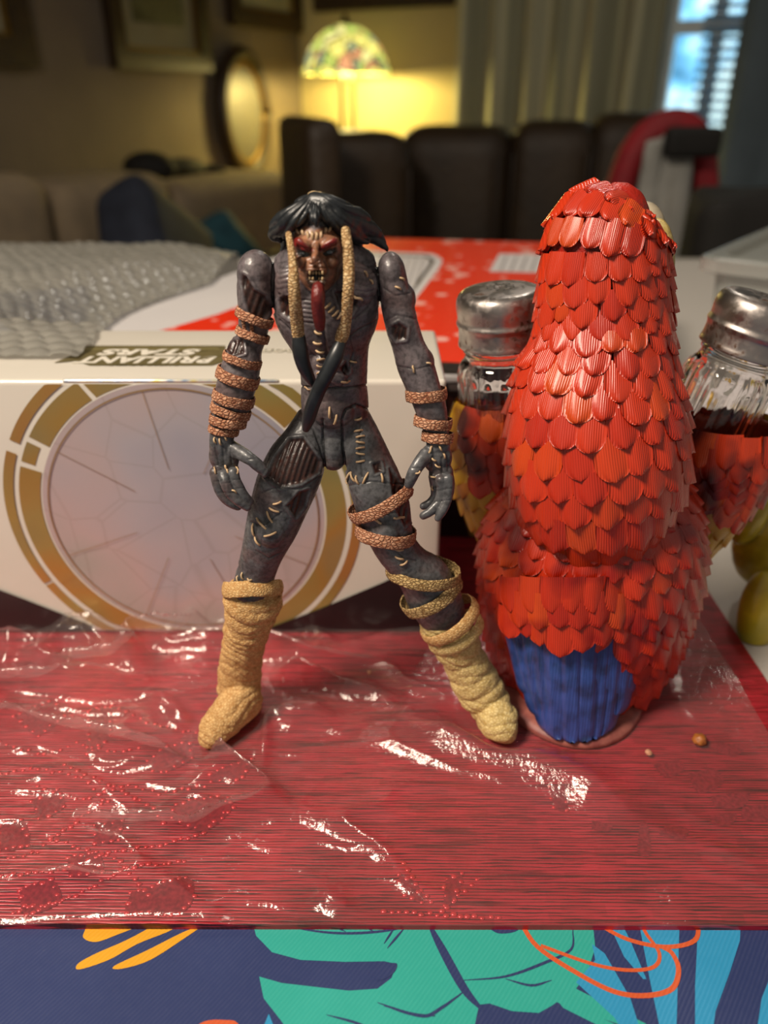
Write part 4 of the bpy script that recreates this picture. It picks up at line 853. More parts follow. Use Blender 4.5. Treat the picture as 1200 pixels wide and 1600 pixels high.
# long red coverts over the root of the tail
for (px, tip, s_) in [(798+i*33, 950, 1.05) for i in range(7)]+[(812+i*32, 974+(i%2)*3, 1.1) for i in range(6)]+[(795, 993, 1.0), (824, 990, 1.0), (1000, 985, 1.0)]+[(845, 1003, 1.05), (877, 1020, 1.2), (913, 1013, 1.15), (946, 1004, 1.05), (978, 1001, 1.0)]:
    w = .0080*s_; y_ = ty(px, tip-47)-.0012-(.0012 if tip < 960 else .0012 if tip < 980 else .0008); p = onY(px, tip-47*s_, y_); d = Vector(((903-px)*.0008, -.27, -1)).normalized(); nv = Vector(((px-903)*.006, -1, .0)); nv = (nv-d*nv.dot(d)).normalized(); x = d.cross(nv)
    M = Matrix.Translation(p) @ Matrix(((x.x, d.x, nv.x), (x.y, d.y, nv.y), (x.z, d.z, nv.z))).to_4x4() @ Matrix.Diagonal((w, w*1.05, w, 1)); feathers.append((2.0, M, 'lower_feather_paint', lower))
# the 300 that show largest are single feathers, the rest one coat per parent
def fscore(q):
    vis, M, mt, pr = q; P = M.translation; px, py = proj(np.array([P])); s = vis*(M.to_scale().x)/(P-CAM).length
    return s if 0 < px[0] < 1215 else s-1
order = sorted(range(len(feathers)), key=lambda i: -fscore(feathers[i])); near = set(order[:300]); rest = {}
for i, (vis, M, mt, pr) in enumerate(feathers):
    me = FM[mt][i % 4]
    if i in near:
        o = bpy.data.objects.new('feather', me); COL.objects.link(o); o.parent = pr; o.matrix_parent_inverse = Matrix.Identity(4); o.matrix_basis = M
        if pr.parent: o.matrix_parent_inverse = (pr.parent.matrix_basis @ pr.matrix_parent_inverse @ pr.matrix_basis).inverted()
    else: rest.setdefault((pr.name, mt), (pr, []))[1].append((me, M))
for (pn, mt), (pr, L_) in rest.items():
    mb = MB()
    for me, M in L_: mb.add([tuple(M @ v.co) for v in me.vertices], [tuple(p.vertices) for p in me.polygons])
    mtl = bpy.data.materials[mt].copy(); o = mb.build('feather_coat', mtl); o.parent = pr; o.matrix_parent_inverse = (pr.parent.matrix_basis @ pr.matrix_parent_inverse @ pr.matrix_basis).inverted(); o['kind'] = 'stuff'
    # world-size grooves for the joined coat
    for nd in mtl.node_tree.nodes:
        if nd.type == 'TEX_WAVE': nd.inputs['Scale'].default_value = 420
v, f = lathe([(.0005, .0030), (.024, .0030), (.0262, .0018), (.0266, .0004), (.026, -.0002), (.0005, -.0002)], 48)
MB().add([(p[0]+.0645, p[1]*1.30+.0285, p[2]+.0002) for p in v], f).build('base', simple('worn_base', '9a5a50', '7a3c38', .5, 250), par)
# beak and pale cheek on the far side of the head
q = onY(1014, 352, .050); m = MB(); m.add(*ellipsoid(q+Vector((.0, .006, -.006)), (.0075, .010, .012), 12)); m.add(*ellipsoid(q+Vector((-.002, .014, -.016)), (.004, .006, .010), 12))
mesh_obj('beak', remesh(m, .0006, 3), simple('beak_horn', 'b0a48c', '8a7c68', .35, 120), par)
q = onY(1014, 430, .044); mesh_obj('cheek', remesh(MB().add(*ellipsoid(q, (.006, .012, .016), 12)), .0008, 2), simple('cheek_cream', 'b8a468', 'a88c48', .4, 300, .0003, 900), par)

# ================================================================== SHAKERS
m_gl, nt, b = new_mat('shaker_glass'); setp(b, rough=.03, trans=1.0, ior=1.45); b.inputs['Base Color'].default_value = (.96, .94, .93, 1)
m_cap, nt, b = new_mat('tarnished_steel'); setp(b, metal=1.0); co = coords(nt)
n = node(nt, 'ShaderNodeTexNoise', i_Scale=420.0, i_Detail=5.0); nt.links.new(co, n.inputs[0]); n2 = node(nt, 'ShaderNodeTexNoise', i_Scale=130.0, i_Detail=3.0); nt.links.new(co, n2.inputs[0])
mm = node(nt, 'ShaderNodeMath', operation='MULTIPLY'); nt.links.new(n.outputs[0], mm.inputs[0]); nt.links.new(n2.outputs[0], mm.inputs[1])
nt.links.new(ramp(nt, mm.outputs[0], [(.0, 'b8b2ae'), (.33, 'aaa29d'), (.41, '6e5444'), (.5, '5a4234')]), b.inputs['Base Color']); nt.links.new(ramp(nt, mm.outputs[0], [(.2, '9a9a9a'), (.40, 'd0d0d0')]), b.inputs['Roughness']); bump(nt, b, n.outputs[0], .00004)
m_hole = simple('dark_hole', '1a1410', None, .7); m_pep = simple('pepper_grains', '2c2019', '4a382c', .9, 900)
def shaker(loc, tx, ty, label, spin):
    e = empty('salt_shaker', loc, label, 'shaker', None); k = .0148
    fl = lambda r, z, ph: 1-.030*max(0, math.cos(ph*18))**.5*(1 if .003 < z < .035 else 0)
    out_ = [(.0005, 0), (k*.93, 0), (k*.98, .0015), (k, .004), (k*.995, .02), (k*.99, .033), (k*.985, .0355), (k*.93, .0385), (k*.82, .0405), (k*.79, .0425), (k*.84, .0435), (k*.84, .045), (k*.78, .046), (k*.78, .051)]
    inn = [(k*.66, .051), (k*.68, .041), (k*.80, .037), (k*.85, .033), (k*.86, .006), (k*.8, .0035), (.0005, .003)]
    prof = []
    for a, c in zip(out_, out_[1:]):
        m_ = 6 if abs(c[1]-a[1]) > .01 else 2
        for i in range(m_): prof.append((a[0]+(c[0]-a[0])*i/m_, a[1]+(c[1]-a[1])*i/m_))
    prof.append(out_[-1]); v, f = lathe(prof+inn, 144, fl); g = MB().add(v, f).build('glass_body', m_gl, None)
    cp = [(k*.86, .0455), (k*.925, .0452), (k*.93, .0462), (k*.915, .0475), (k*.915, .0505), (k*.935, .0515), (k*.955, .0522), (k*.955, .0527), (k*.93, .0538), (k*.935, .055), (k*.95, .057), (k*.945, .0588), (k*.91, .0606), (k*.84, .0618), (k*.72, .0625), (k*.4, .0629), (.0003, .063)]
    pr = [tuple(q) for q in catmull(cp, 4)]; v, f = lathe(pr, 72); c = MB().add(v, f).build('metal_cap', m_cap, None); c.modifiers.new('t', 'SOLIDIFY').thickness = .0005
    hb = MB()
    for i in range(5):
        for j in range(max(1, i*6)):
            a = 2*PI*j/max(1, i*6)+i*.3; r = i*.0021; hv, hf = lathe([(.00001, .0001), (.00034, .0001), (.00042, -.0002)], 8); hb.add([(p[0]+r*math.cos(a), p[1]+r*math.sin(a), p[2]+.0630-.0013*(r/.0105)**3.0) for p in hv], hf)
    h = hb.build('pour_holes', m_hole, None); h['kind'] = 'stuff'
    R = Matrix.Translation(loc) @ Matrix.Rotation(tx, 4, 'X') @ Matrix.Rotation(ty, 4, 'Y') @ Matrix.Rotation(spin, 4, 'Z')
    sv, sf = lathe([(.0003, .0032), (k*.83, .0034), (k*.835, .007), (k*.4, .0085), (.0003, .008)], 40); s = MB().add(sv, sf).build('pepper', m_pep, None)
    e.matrix_basis = R
    for q in (g, c, s): q.parent = e
    h.parent = c
    return e
shaker((.0420, .0600, .0690), 0.02, -.09, 'salt shaker with a rust-flecked steel cap, left of the parrot, half tucked in its wing', .1)
shaker((.1030, .0540, .0690), 0.02, .24, 'salt shaker with a smooth steel cap leaning right, in the right wing of the parrot', .5)
# ================================================================== TOY WARRIOR
FB = onZ(560, 1130, 0)
fig = empty('action_figure', (FB.x, .010, 0), 'grey stitched zombie-warrior toy with black swept hair and tan wrapped boots, standing on the plastic', 'action figure')
BYW = .009
m = MB()
T = lambda st, **k: m.add(*ptube(st, **k))
# trunk
T([(508, 392, .012, 52, .75), (508, 404, .011, 78, .70), (509, 440, .010, 83, .68), (510, 478, .009, 84, .66), (513, 510, .009, 76, .64), (517, 542, .010, 60, .66), (521, 572, .010, 53, .68), (522, 600, .010, 51, .70), (523, 625, .011, 52, .72), (524, 652, .012, 50, .72), (521, 690, .013, 38, .85)], n=36)
m.add(*pell(470, 445, .0035, 40, 34, 20, 12)); m.add(*pell(550, 447, .0035, 40, 34, 20, -12)); m.add(*pell(470, 412, .011, 36, 26, 34)); m.add(*pell(552, 412, .011, 36, 26, 34))
for (x, y) in ((500, 540), (522, 542), (502, 566), (526, 568), (504, 588), (528, 590)): m.add(*pell(x, y, .0038, 13, 13, 10))
m.add(*pell(521, 698, .0098, 25, 38, 26)); m.add(*pell(521, 716, .0092, 19, 18, 22)); m.add(*pell(520, 640, .0065, 34, 30, 18))
T([(505, 395, .010, 30), (500, 430, .009, 26)])            # neck
# photo-left arm
T([(402, 428, .008, 27, .95), (399, 452, .007, 28, .95), (398, 485, .006, 25), (396, 512, .006, 23), (390, 535, .006, 22), (382, 552, .005, 27), (374, 585, .003, 30, .85), (366, 615, .002, 29, .85), (358, 645, .001, 27, .85), (350, 668, .000, 20, .8), (346, 690, -.001, 18, .7), (348, 706, -.001, 20, .6)], n=28)
m.add(*pell(400, 428, .008, 29, 36, 30, 5)); m.add(*pell(372, 560, .006, 18, 28, 22, 10))
m.add(*pell(350, 714, -.0010, 23, 28, 12, -4)); m.add(*pell(352, 734, -.0012, 21, 14, 11, -8)); m.add(*pell(368, 706, -.0020, 13, 12, 9, 30))
T([(362, 700, -.001, 11.5), (376, 708, -.003, 10.9), (392, 718, -.005, 9.6), (405, 729, -.0055, 9.0), (414, 738, -.0055, 6.4)], n=14)      # thumb
for st in ([(337, 738, -.0035, 9.6), (339, 752, -.0045, 8.3), (346, 770, -.005, 8.3), (358, 784, -.005, 7.7), (372, 792, -.0045, 5.8)],
           [(350, 742, -.0050, 9.6), (352, 754, -.0065, 8.3), (360, 770, -.007, 8.3), (373, 783, -.007, 7.7), (387, 793, -.0065, 5.8)],
           [(364, 738, -.0045, 9.0), (368, 750, -.0055, 7.9), (374, 763, -.006, 7.9), (382, 775, -.006, 7.0), (391, 784, -.0055, 5.8)],
           [(345, 736, .0015, 8.3), (345, 752, .0010, 7.7), (352, 769, .0005, 7.7), (364, 780, .0005, 7.0), (376, 788, .001, 5.1)]): T(st, n=14, sub=3)
# photo-right arm
T([(611, 426, .008, 22, 1.1), (615, 452, .007, 24, 1.05), (622, 482, .006, 25), (629, 512, .005, 25), (638, 540, .005, 25), (647, 565, .004, 28, .85), (656, 590, .003, 27, .85), (665, 615, .002, 25, .85), (675, 645, .001, 23, .85), (683, 680, .000, 18, .8), (685, 698, -.001, 18, .65)], n=28)
m.add(*pell(612, 426, .008, 21, 31, 30, -8)); m.add(*pell(634, 466, .007, 15, 22, 20, -10)); m.add(*pell(660, 565, .005, 18, 24, 20, -14))
m.add(*pell(684, 716, -.0010, 22, 26, 12, 4)); m.add(*pell(689, 738, -.0012, 19, 17, 11, 6)); m.add(*pell(667, 712, -.0020, 13, 13, 9, -30))
T([(672, 706, -.001, 11.5), (660, 718, -.003, 10.9), (650, 732, -.0045, 9.6), (643, 746, -.005, 9.0), (639, 757, -.005, 7.0)], n=14)     # thumb
for st in ([(700, 748, -.0035, 8.7), (700, 764, -.0045, 7.7), (698, 782, -.005, 7.4), (691, 798, -.006, 7.0), (684, 810, -.0065, 5.1)],
           [(689, 750, -.0035, 9.0), (690, 766, -.0040, 7.7), (686, 784, -.0045, 7.7), (674, 798, -.0055, 7.0), (661, 806, -.006, 5.8)],
           [(678, 744, -.0020, 8.3), (680, 760, -.0015, 7.4), (680, 775, -.0015, 7.0), (672, 786, -.0020, 6.7), (661, 791, -.0025, 5.4)],
           [(700, 738, .0015, 7.7), (703, 756, .0015, 7.0), (701, 774, .0010, 6.8), (693, 788, .0005, 6.4), (684, 797, 0, 5.1)]): T(st, n=14, sub=3)
# photo-left leg
T([(488, 660, .012, 28, .9), (478, 690, .010, 37, .85), (464, 720, .008, 45, .8), (449, 755, .006, 47, .78), (436, 790, .005, 44, .8), (424, 825, .004, 40, .82), (412, 858, .004, 33, .9), (403, 885, .005, 30, .95), (396, 912, .006, 30, .95), (390, 945, .007, 33, .9), (380, 1000, .009, 26, .9), (376, 1060, .012, 24)], n=30)
m.add(*pell(424, 828, .001, 26, 30, 24, 15)); m.add(*pell(392, 925, .004, 28, 22, 22))
# photo-right leg
T([(556, 655, .012, 24, .95), (564, 685, .010, 31, .9), (574, 720, .008, 37, .85), (586, 755, .006, 41, .82), (597, 790, .005, 41, .82), (606, 825, .004, 37, .85), (618, 855, .004, 33, .9), (640, 882, .005, 33, .95), (664, 905, .006, 40, .95), (682, 942, .007, 41, .9), (705, 990, .008, 30, .9), (735, 1050, .009, 26)], n=30)
m.add(*pell(603, 830, .001, 24, 28, 22, -15)); m.add(*pell(664, 905, .003, 30, 20, 22, 30))
# head
HY = .001
m.add(*pell(497, 392, HY+.0045, 41, 52, 46)); m.add(*pell(496, 420, HY+.0005, 30, 36, 34)); m.add(*pell(497, 446, HY-.0010, 17, 13, 16))
m.add(*pell(496, 376, HY-.0035, 33, 9, 11)); m.add(*pell(478, 381, HY-.0050, 15, 5, 6, 22)); m.add(*pell(514, 379, HY-.0050, 15, 5, 6, -24))
m.add(*pell(471, 410, HY-.0030, 9, 9, 9)); m.add(*pell(519, 409, HY-.0030, 9, 9, 9))
T([(494, 383, HY-.0055, 4), (493, 394, HY-.0070, 4.5), (493, 405, HY-.0085, 6.5)], n=12); m.add(*pell(487, 409, HY-.0055, 5, 4, 5)); m.add(*pell(499, 409, HY-.0055, 5, 4, 5))
m.add(*pell(494, 421, HY-.0045, 16, 4, 6)); m.add(*pell(495, 441, HY-.0045, 15, 4.5, 6))
me = remesh(m, .00026, 2)
V = get_v(me); N = get_n(me); px, py = proj(V); front = N[:, 1] < .35
def region(poly, f=0, soft=1.5): d = in_poly(px, py, poly); return np.where(front, sstep(d, -f-soft, -f+soft), 0), d
off = np.zeros(len(V)); C = np.zeros((len(V), 3))
def L3(c): return np.array(lin(c)[:3])
torso_m = (py < 604)[:, None]
n1 = (vnoise(V, 90, 3, 1)*.5+.5)[:, None].clip(0, 1); n2 = (vnoise(V, 220, 3, 2)*.5+.5)[:, None].clip(0, 1)
C[:] = L3('4a4649')*(1-n1)+L3('63595b')*n1
leg = sstep(py, 600, 700)[:, None]; C = C*(1-leg)+(L3('3e3f42')*(1-n1)+L3('505052')*n1)*leg
C *= 1.45*(.80+.35*n2)
dirt = ((vnoise(V, 60, 2, 9) > .55)*.0+sstep(vnoise(V, 75, 3, 9), .25, .7))[:, None]*.35; C = C*(1-dirt)+L3('5a3a34')*dirt
off += vnoise(V, 300, 2, 3)*.00004
# open wounds showing dark muscle with strands, each with a raised lip
wounds = [[(452, 686), (474, 684), (500, 720), (497, 738), (470, 755), (438, 762), (416, 745), (430, 715)], [(448, 790), (468, 768), (482, 765), (476, 790), (462, 808)], [(608, 733), (622, 750), (634, 775), (640, 815), (632, 822), (620, 800), (612, 760)],
          [(379, 428), (386, 432), (398, 452), (414, 462), (424, 480), (410, 505), (392, 498), (384, 470), (378, 445)], [(436, 470), (444, 462), (462, 462), (466, 500), (452, 498), (440, 488)], [(612, 510), (624, 504), (636, 512), (634, 530), (620, 532), (612, 522)],
          [(522, 456), (546, 452), (560, 470), (548, 492), (532, 486)], [(354, 545), (364, 532), (380, 530), (382, 552), (362, 558)], [(530, 575), (540, 566), (545, 580), (538, 586)], [(582, 725), (594, 722), (597, 736), (586, 740)]]
for k, w_ in enumerate(wounds):
    a, d = region(w_); a = a[:, None]; st_ = np.sin((px*(.5 if k != 3 else .35)+py*.18)*1.4+3*np.sin(py*.02))
    C = C*(1-a)+(L3('26130f')*(1-.5*(st_[:, None]+1))+L3('40241d')*.5*(st_[:, None]+1))*a
    off += np.where(front, -.00050*sstep(d, -1, 4)+.00012*st_*sstep(d, 0, 3)+.00030*np.exp(-((d+3)/2.2)**2), 0)
# wrinkles and body seams
def groove(pts, w, depth, dark=.25, only=None):
    global off, C
    d, _ = seg_d(px, py, pts); g = np.exp(-(d/w)**2)*front
    if only is not None: g = g*only
    off -= depth*g; C = C*(1-(1-dark)*g[:, None])
gr = lambda pts, w=1.6, dep=.00035, dk=.25: groove(pts, w, dep, dk)
gr([(427, 394), (425, 440), (427, 488)], 1.8, .0006, .08); gr([(587, 396), (591, 440), (594, 494)], 1.8, .0006, .08)
gr([(468, 603), (500, 606), (540, 606), (577, 601)], 1.5, .0005, .08)
gr([(577, 640), (556, 632), (540, 640), (534, 655), (536, 700), (540, 734)], 1.8, .0006, .08); gr([(504, 655), (505, 690), (508, 732)], 1.6, .0005, .2)
gr([(470, 655), (490, 672), (500, 700), (506, 728)], 1.5, .0003, .35); gr([(497, 400), (500, 450), (505, 500), (510, 560), (512, 600)], 2.5, .0004, .5)
for k in range(7): gr([(436, 412+k*8), (452, 409+k*8), (468, 413+k*8)], 1.4, .00018, .65); gr([(556, 408+k*9), (572, 411+k*9), (584, 407+k*9)], 1.3, .00015, .7)
for k in range(6): gr([(474, 468+k*7), (490, 470+k*7), (504, 468+k*7)], 1.5, .00028, .5)
for s_ in ([(438, 500), (460, 520), (470, 545)], [(588, 500), (560, 515), (540, 530)], [(575, 480), (555, 498), (530, 500)], [(545, 520), (552, 548), (545, 575)], [(470, 560), (488, 552), (498, 560)], [(600, 450), (618, 462), (640, 458)], [(604, 500), (620, 492), (648, 498)], [(622, 572), (650, 577), (676, 570)], [(410, 770), (430, 762), (470, 764), (500, 742)], [(560, 800), (590, 806), (620, 800)], [(538, 760), (580, 752), (630, 757)], [(563, 660), (561, 700), (566, 745)],
           [(336, 700), (342, 725)], [(348, 698), (350, 726)], [(360, 702), (362, 726)], [(672, 735), (676, 712)], [(690, 740), (690, 715)], [(700, 736), (698, 712)], [(604, 850), (630, 872), (650, 876)], [(372, 882), (376, 920), (388, 935)], [(392, 815), (410, 822), (440, 800)], [(400, 860), (420, 872), (440, 862)]): gr(s_, 1.4, .00022, .55)
# knuckle lines
for (x, y) in ((340, 752), (347, 770), (353, 755), (361, 770), (369, 750), (375, 763), (699, 764), (697, 782), (690, 766), (685, 784), (680, 762), (392, 718), (650, 732)): gr([(x-6, y), (x+6, y-1)], 1.1, .00012, .7)
# face paint and features
fz = (py < 456) & (py > 350) & (px > 455) & (px < 540) & front
a, d = region([(458, 362), (478, 354), (492, 360), (514, 352), (534, 360), (538, 400), (530, 435), (512, 452), (496, 456), (482, 452), (468, 435), (459, 400)], 0, 2); a = a[:, None]
C = C*(1-a)+(L3('8a5a42')*(1-n1)+L3('a9785a')*n1)*a*(.75+.4*n2)
dk, _ = region([(514, 400), (536, 380), (534, 430), (516, 450), (506, 440), (512, 420)], 0, 5); C = C*(1-.5*dk[:, None])+L3('40322a')*.5*dk[:, None]  # right cheek and jaw blended halfway to dark brown
for w_ in ([(461, 371), (468, 373), (482, 385), (491, 390), (488, 394), (472, 391), (461, 384)], [(497, 389), (508, 381), (522, 373), (527, 374), (524, 382), (510, 389), (500, 394)]):
    a, d = region(w_, .5, 1); a = a[:, None]; C = C*(1-a)+L3('7a1d1a')*a; off += .00022*a[:, 0]
for w_ in ([(462, 388), (472, 391), (484, 396), (482, 401), (470, 402), (462, 397)], [(504, 396), (512, 391), (524, 387), (526, 393), (518, 399), (508, 400)]):
    a, d = region(w_, 0, 1); a = a[:, None]; C = C*(1-a)+L3('1c1f20')*a; off -= .0006*a[:, 0]
a, d = region([(481, 430), (486, 425), (494, 423), (503, 425), (508, 430), (503, 436), (494, 438), (485, 436)], 0, 1); a = a[:, None]; C = C*(1-a)+L3('0c0806')*a; off -= .0012*a[:, 0]
a, d = region([(478, 434), (510, 434), (506, 450), (496, 456), (484, 450)], 0, 1.5); q_ = sstep(-in_poly(px, py, [(484, 424), (506, 424), (508, 436), (484, 437)]), 0, 2); a = (a*q_)[:, None]; C = C*(1-.7*a)+L3('4d4a44')*.7*a; off += np.where(a[:, 0] > .3, .00012*np.sin(px*1.2)*np.sin(py*1.3), 0)
gr([(478, 410), (474, 422), (478, 432)], 1.6, .0003, .45); gr([(508, 410), (513, 422), (509, 432)], 1.6, .0003, .45); gr([(485, 384), (488, 390)], 1.2, .0003, .5); gr([(501, 384), (498, 390)], 1.2, .0003, .5)
V = V+N*(off+.00014)[:, None]; set_v(me, V); smooth_mesh(me, 0); paint(me, np.clip(C, 0, 1))
m_skin, nt, b = new_mat('painted_plastic'); setp(b, rough=.42, spec=.55); at = node(nt, 'ShaderNodeVertexColor'); at.layer_name = 'Col'
n = node(nt, 'ShaderNodeTexNoise', i_Scale=900.0, i_Detail=4.0); nt.links.new(coords(nt), n.inputs[0]); nt.links.new(mixc(nt, 1.0, at.outputs[0], ramp(nt, n.outputs[0], [(.3, 'a8a8a8'), (.6, 'ffffff')]), 'MULTIPLY'), b.inputs['Base Color'])
bump(nt, b, n.outputs[0], .00010); nt.links.new(ramp(nt, n.outputs[0], [(.35, 'b8b8b8'), (.7, '868686')]), b.inputs['Roughness'])
bodyo = mesh_obj('body', me, m_skin, fig)
me.calc_loop_triangles(); bvh = BVHTree.FromPolygons([tuple(p) for p in V], [tuple(p.vertices) for p in me.polygons])
def hitp(px_, py_, dflt=.005):
    h, n_, _, _ = bvh.ray_cast(CAM, ray(px_, py_).normalized())
    if h is None: h = onY(px_, py_, dflt); n_ = Vector((0, -1, 0))
    return h, n_
# bandage/rope material with woven relief
def weave(name, c1, c2, dark, scale=700, depth=.0003, rough=.7):
    m, nt, b = new_mat(name); setp(b, rough=rough); co = coords(nt)
    n = node(nt, 'ShaderNodeTexNoise', i_Scale=500.0, i_Detail=3.0); nt.links.new(co, n.inputs[0])
    vo = node(nt, 'ShaderNodeTexVoronoi', i_Scale=float(scale)); vo.feature = 'DISTANCE_TO_EDGE'; mp = coords(nt, (1, 1, 1.7), rot=(0, .5, 0)); nt.links.new(mp, vo.inputs[0])
    c = ramp(nt, n.outputs[0], [(.35, c1), (.65, c2)]); e = ramp(nt, vo.outputs['Distance'], [(.02, dark), (.16, 'ffffff')]); nt.links.new(mixc(nt, 1.0, c, e, 'MULTIPLY'), b.inputs['Base Color'])
    s = ramp(nt, vo.outputs['Distance'], [(.0, '000000'), (.25, 'ffffff')]); bump(nt, b, s, depth, 1.0); return m
m_rope = weave('tan_binding', 'b07a58', 'cc9c7c', 'a87c60', 800, .00025); m_rope2 = weave('ochre_binding', 'a88c58', 'ccae78', '9a8460', 800, .00025)
m_boot = weave('bandage_cloth', 'c09a64', 'd8b47c', 'd8c0a0', 900, .00012, .75); m_boot2 = weave('bandage_cloth_pale', 'c8b078', 'dcc68c', 'd8cca8', 900, .00012, .75)
def band(x0, y0, x1, y1, wpx, ratio, mat, yw, thick=1.1, wav=.6, bow=3, name='binding'):
    """a flat strap round a limb: front edge runs between two picture points"""
    a, c = onY(x0, y0, yw), onY(x1, y1, yw); mid = (a+c)/2; S = (c-a)/2; mm_ = mpp(mid); D = Vector((0, S.length*ratio, -bow*mm_)); up = S.cross(D).normalized()
    n = 56; K = [(1.0, -.5), (1.0+.02, -.42), (1.0+thick*.03, -.22), (1.0+thick*.033, .0), (1.0+thick*.03, .22), (1.0+.02, .42), (1.0, .5)]; v = []
    for j in range(n):
        ph = 2*PI*j/n; wob = wav*math.sin(ph*5+x0)*.6+wav*math.sin(ph*11+y0)*.4
        for k, (r, h) in enumerate(K):
            rr = r+.012*math.sin(ph*23+k*2.1)+.008*math.sin(ph*37+k); v.append(mid+S*rr*math.cos(ph)-D*rr*math.sin(ph)+up*((h*wpx*1.18+wob)*mm_))
    f = []
    for j in range(n):
        for k in range(len(K)-1): a_, b_ = j*len(K)+k, ((j+1) % n)*len(K)+k; f.append((a_, b_, b_+1, a_+1))
    bm = MB().add(v, f).build(name, mat, fig); bm.modifiers.new('s', 'SOLIDIFY').thickness = .0003; return bm
for q in ((371, 485, 424, 507, 11), (371, 514, 418, 532, 10), (351, 553, 406, 571, 10), (341, 578, 402, 600, 15), (335, 614, 395, 630, 13), (332, 632, 389, 650, 11), (330, 652, 383, 662, 11), (328, 668, 371, 676, 8)): band(*q, .95, m_rope, .004 if q[1] < 540 else .0026 if q[1] < 600 else .0012 if q[1] < 650 else .0002, bow=4)
for q, r_, yw in (((636, 618, 696, 614, 14), .9, .002), ((649, 656, 704, 662, 13), .88, .001), ((661, 680, 706, 684, 13), .85, .000)): band(*q, r_, m_rope, yw, bow=4)
band(549, 806, 640, 760, 16, .86, m_rope, .005, bow=8); band(558, 826, 647, 838, 17, .88, m_rope, .0042, bow=6)
band(606, 888, 716, 898, 15, .86, m_rope2, .006, bow=6); band(632, 950, 716, 904, 17, .86, m_rope2, .0065, bow=4)
band(374, 514, 384, 486, 5, 1.2, m_rope, -.0012, name='binding') if False else None
for (x, y, x2, y2) in ((378, 490, 384, 524), (392, 496, 394, 520)):
    P = [hitp(x+(x2-x)*t, y+(y2-y)*t)[0]+Vector((0, -.0002, 0)) for t in np.linspace(0, 1, 6)]; MB().add(*sweep([tuple(p) for p in P], [.00045]*6, [.0003]*6, 8)).build('binding_strand', m_rope, fig)
# boots
def boot(st, extra, mat, seed, name='boot'):
    mb = MB(); rows = []
    for s in st:
        P = onY(s[0], s[1], s[2]); r = s[3]*mpp(P); rows.append((P.x, P.y, P.z, r, r*(s[4] if len(s) > 4 else .92)))
    R = catmull(rows, 8); L = 0; A = []; B = []
    for i, r in enumerate(R):
        t = i/len(R); k = 1+.10*abs(math.sin(t*PI*7+seed))**.6-.04; A.append(r[3]*k); B.append(r[4]*k)
    mb.add(*sweep([r[:3] for r in R], A, B, 36))
    for e in extra: mb.add(*e)
    me = remesh(mb, .0003, 2); V = get_v(me); N = get_n(me)
    ph = V[:, 2]*900+V[:, 0]*420+6*vnoise(V, 30, 2, seed); off = .00045*np.abs(np.sin(ph))**.6+.00016*vnoise(V, 260, 3, seed+1); V = V+N*off[:, None]; V[:, 2] = np.maximum(V[:, 2], .0004); set_v(me, V)
    return mesh_obj(name, me, mat, fig)
def foot(pts):
    """foot from world-level stations: (px, py on the ground, radius px, height m)"""
    out = []; rows = []
    for (a, c, r, h) in pts: P = onZ(a, c, h*.5); rows.append((P.x, P.y, h*.5+.0003, r*mpp(P), h*.5))
    R = catmull(rows, 6); D0 = (0, 0, 1)
    return sweep([r[:3] for r in R], [r[3] for r in R], [r[4] for r in R], 28, D0)
boot([(395, 938, .0068, 43), (390, 965, .0075, 36), (382, 1000, .009, 31), (377, 1030, .011, 30), (374, 1060, .0135, 31), (374, 1088, .015, 30)], [foot([(382, 1092, 26, .016), (364, 1110, 28, .013), (346, 1130, 27, .0105), (332, 1145, 24, .009), (326, 1153, 17, .006)])], m_boot, 1.0)
boot([(692, 972, .0075, 34), (708, 998, .008, 36), (722, 1025, .008, 31), (736, 1052, .008, 33), (750, 1078, .0075, 34), (766, 1102, .006, 30), (775, 1120, .004, 27)], [foot([(772, 1118, 27, .013), (780, 1128, 31, .012), (786, 1136, 30, .010), (790, 1142, 22, .007)]), foot([(752, 1118, 8, .008), (757, 1130, 8, .007), (762, 1138, 7, .005)])], m_boot2, 2.2)
band(352, 922, 438, 918, 20, .9, m_boot, .0066, thick=2, bow=26, name='boot_cuff'); band(664, 992, 742, 944, 17, .9, m_boot, .0075, thick=2, bow=4, name='boot_cuff'); band(676, 1008, 750, 968, 15, .9, m_boot2, .008, thick=2, bow=4, name='boot_cuff')
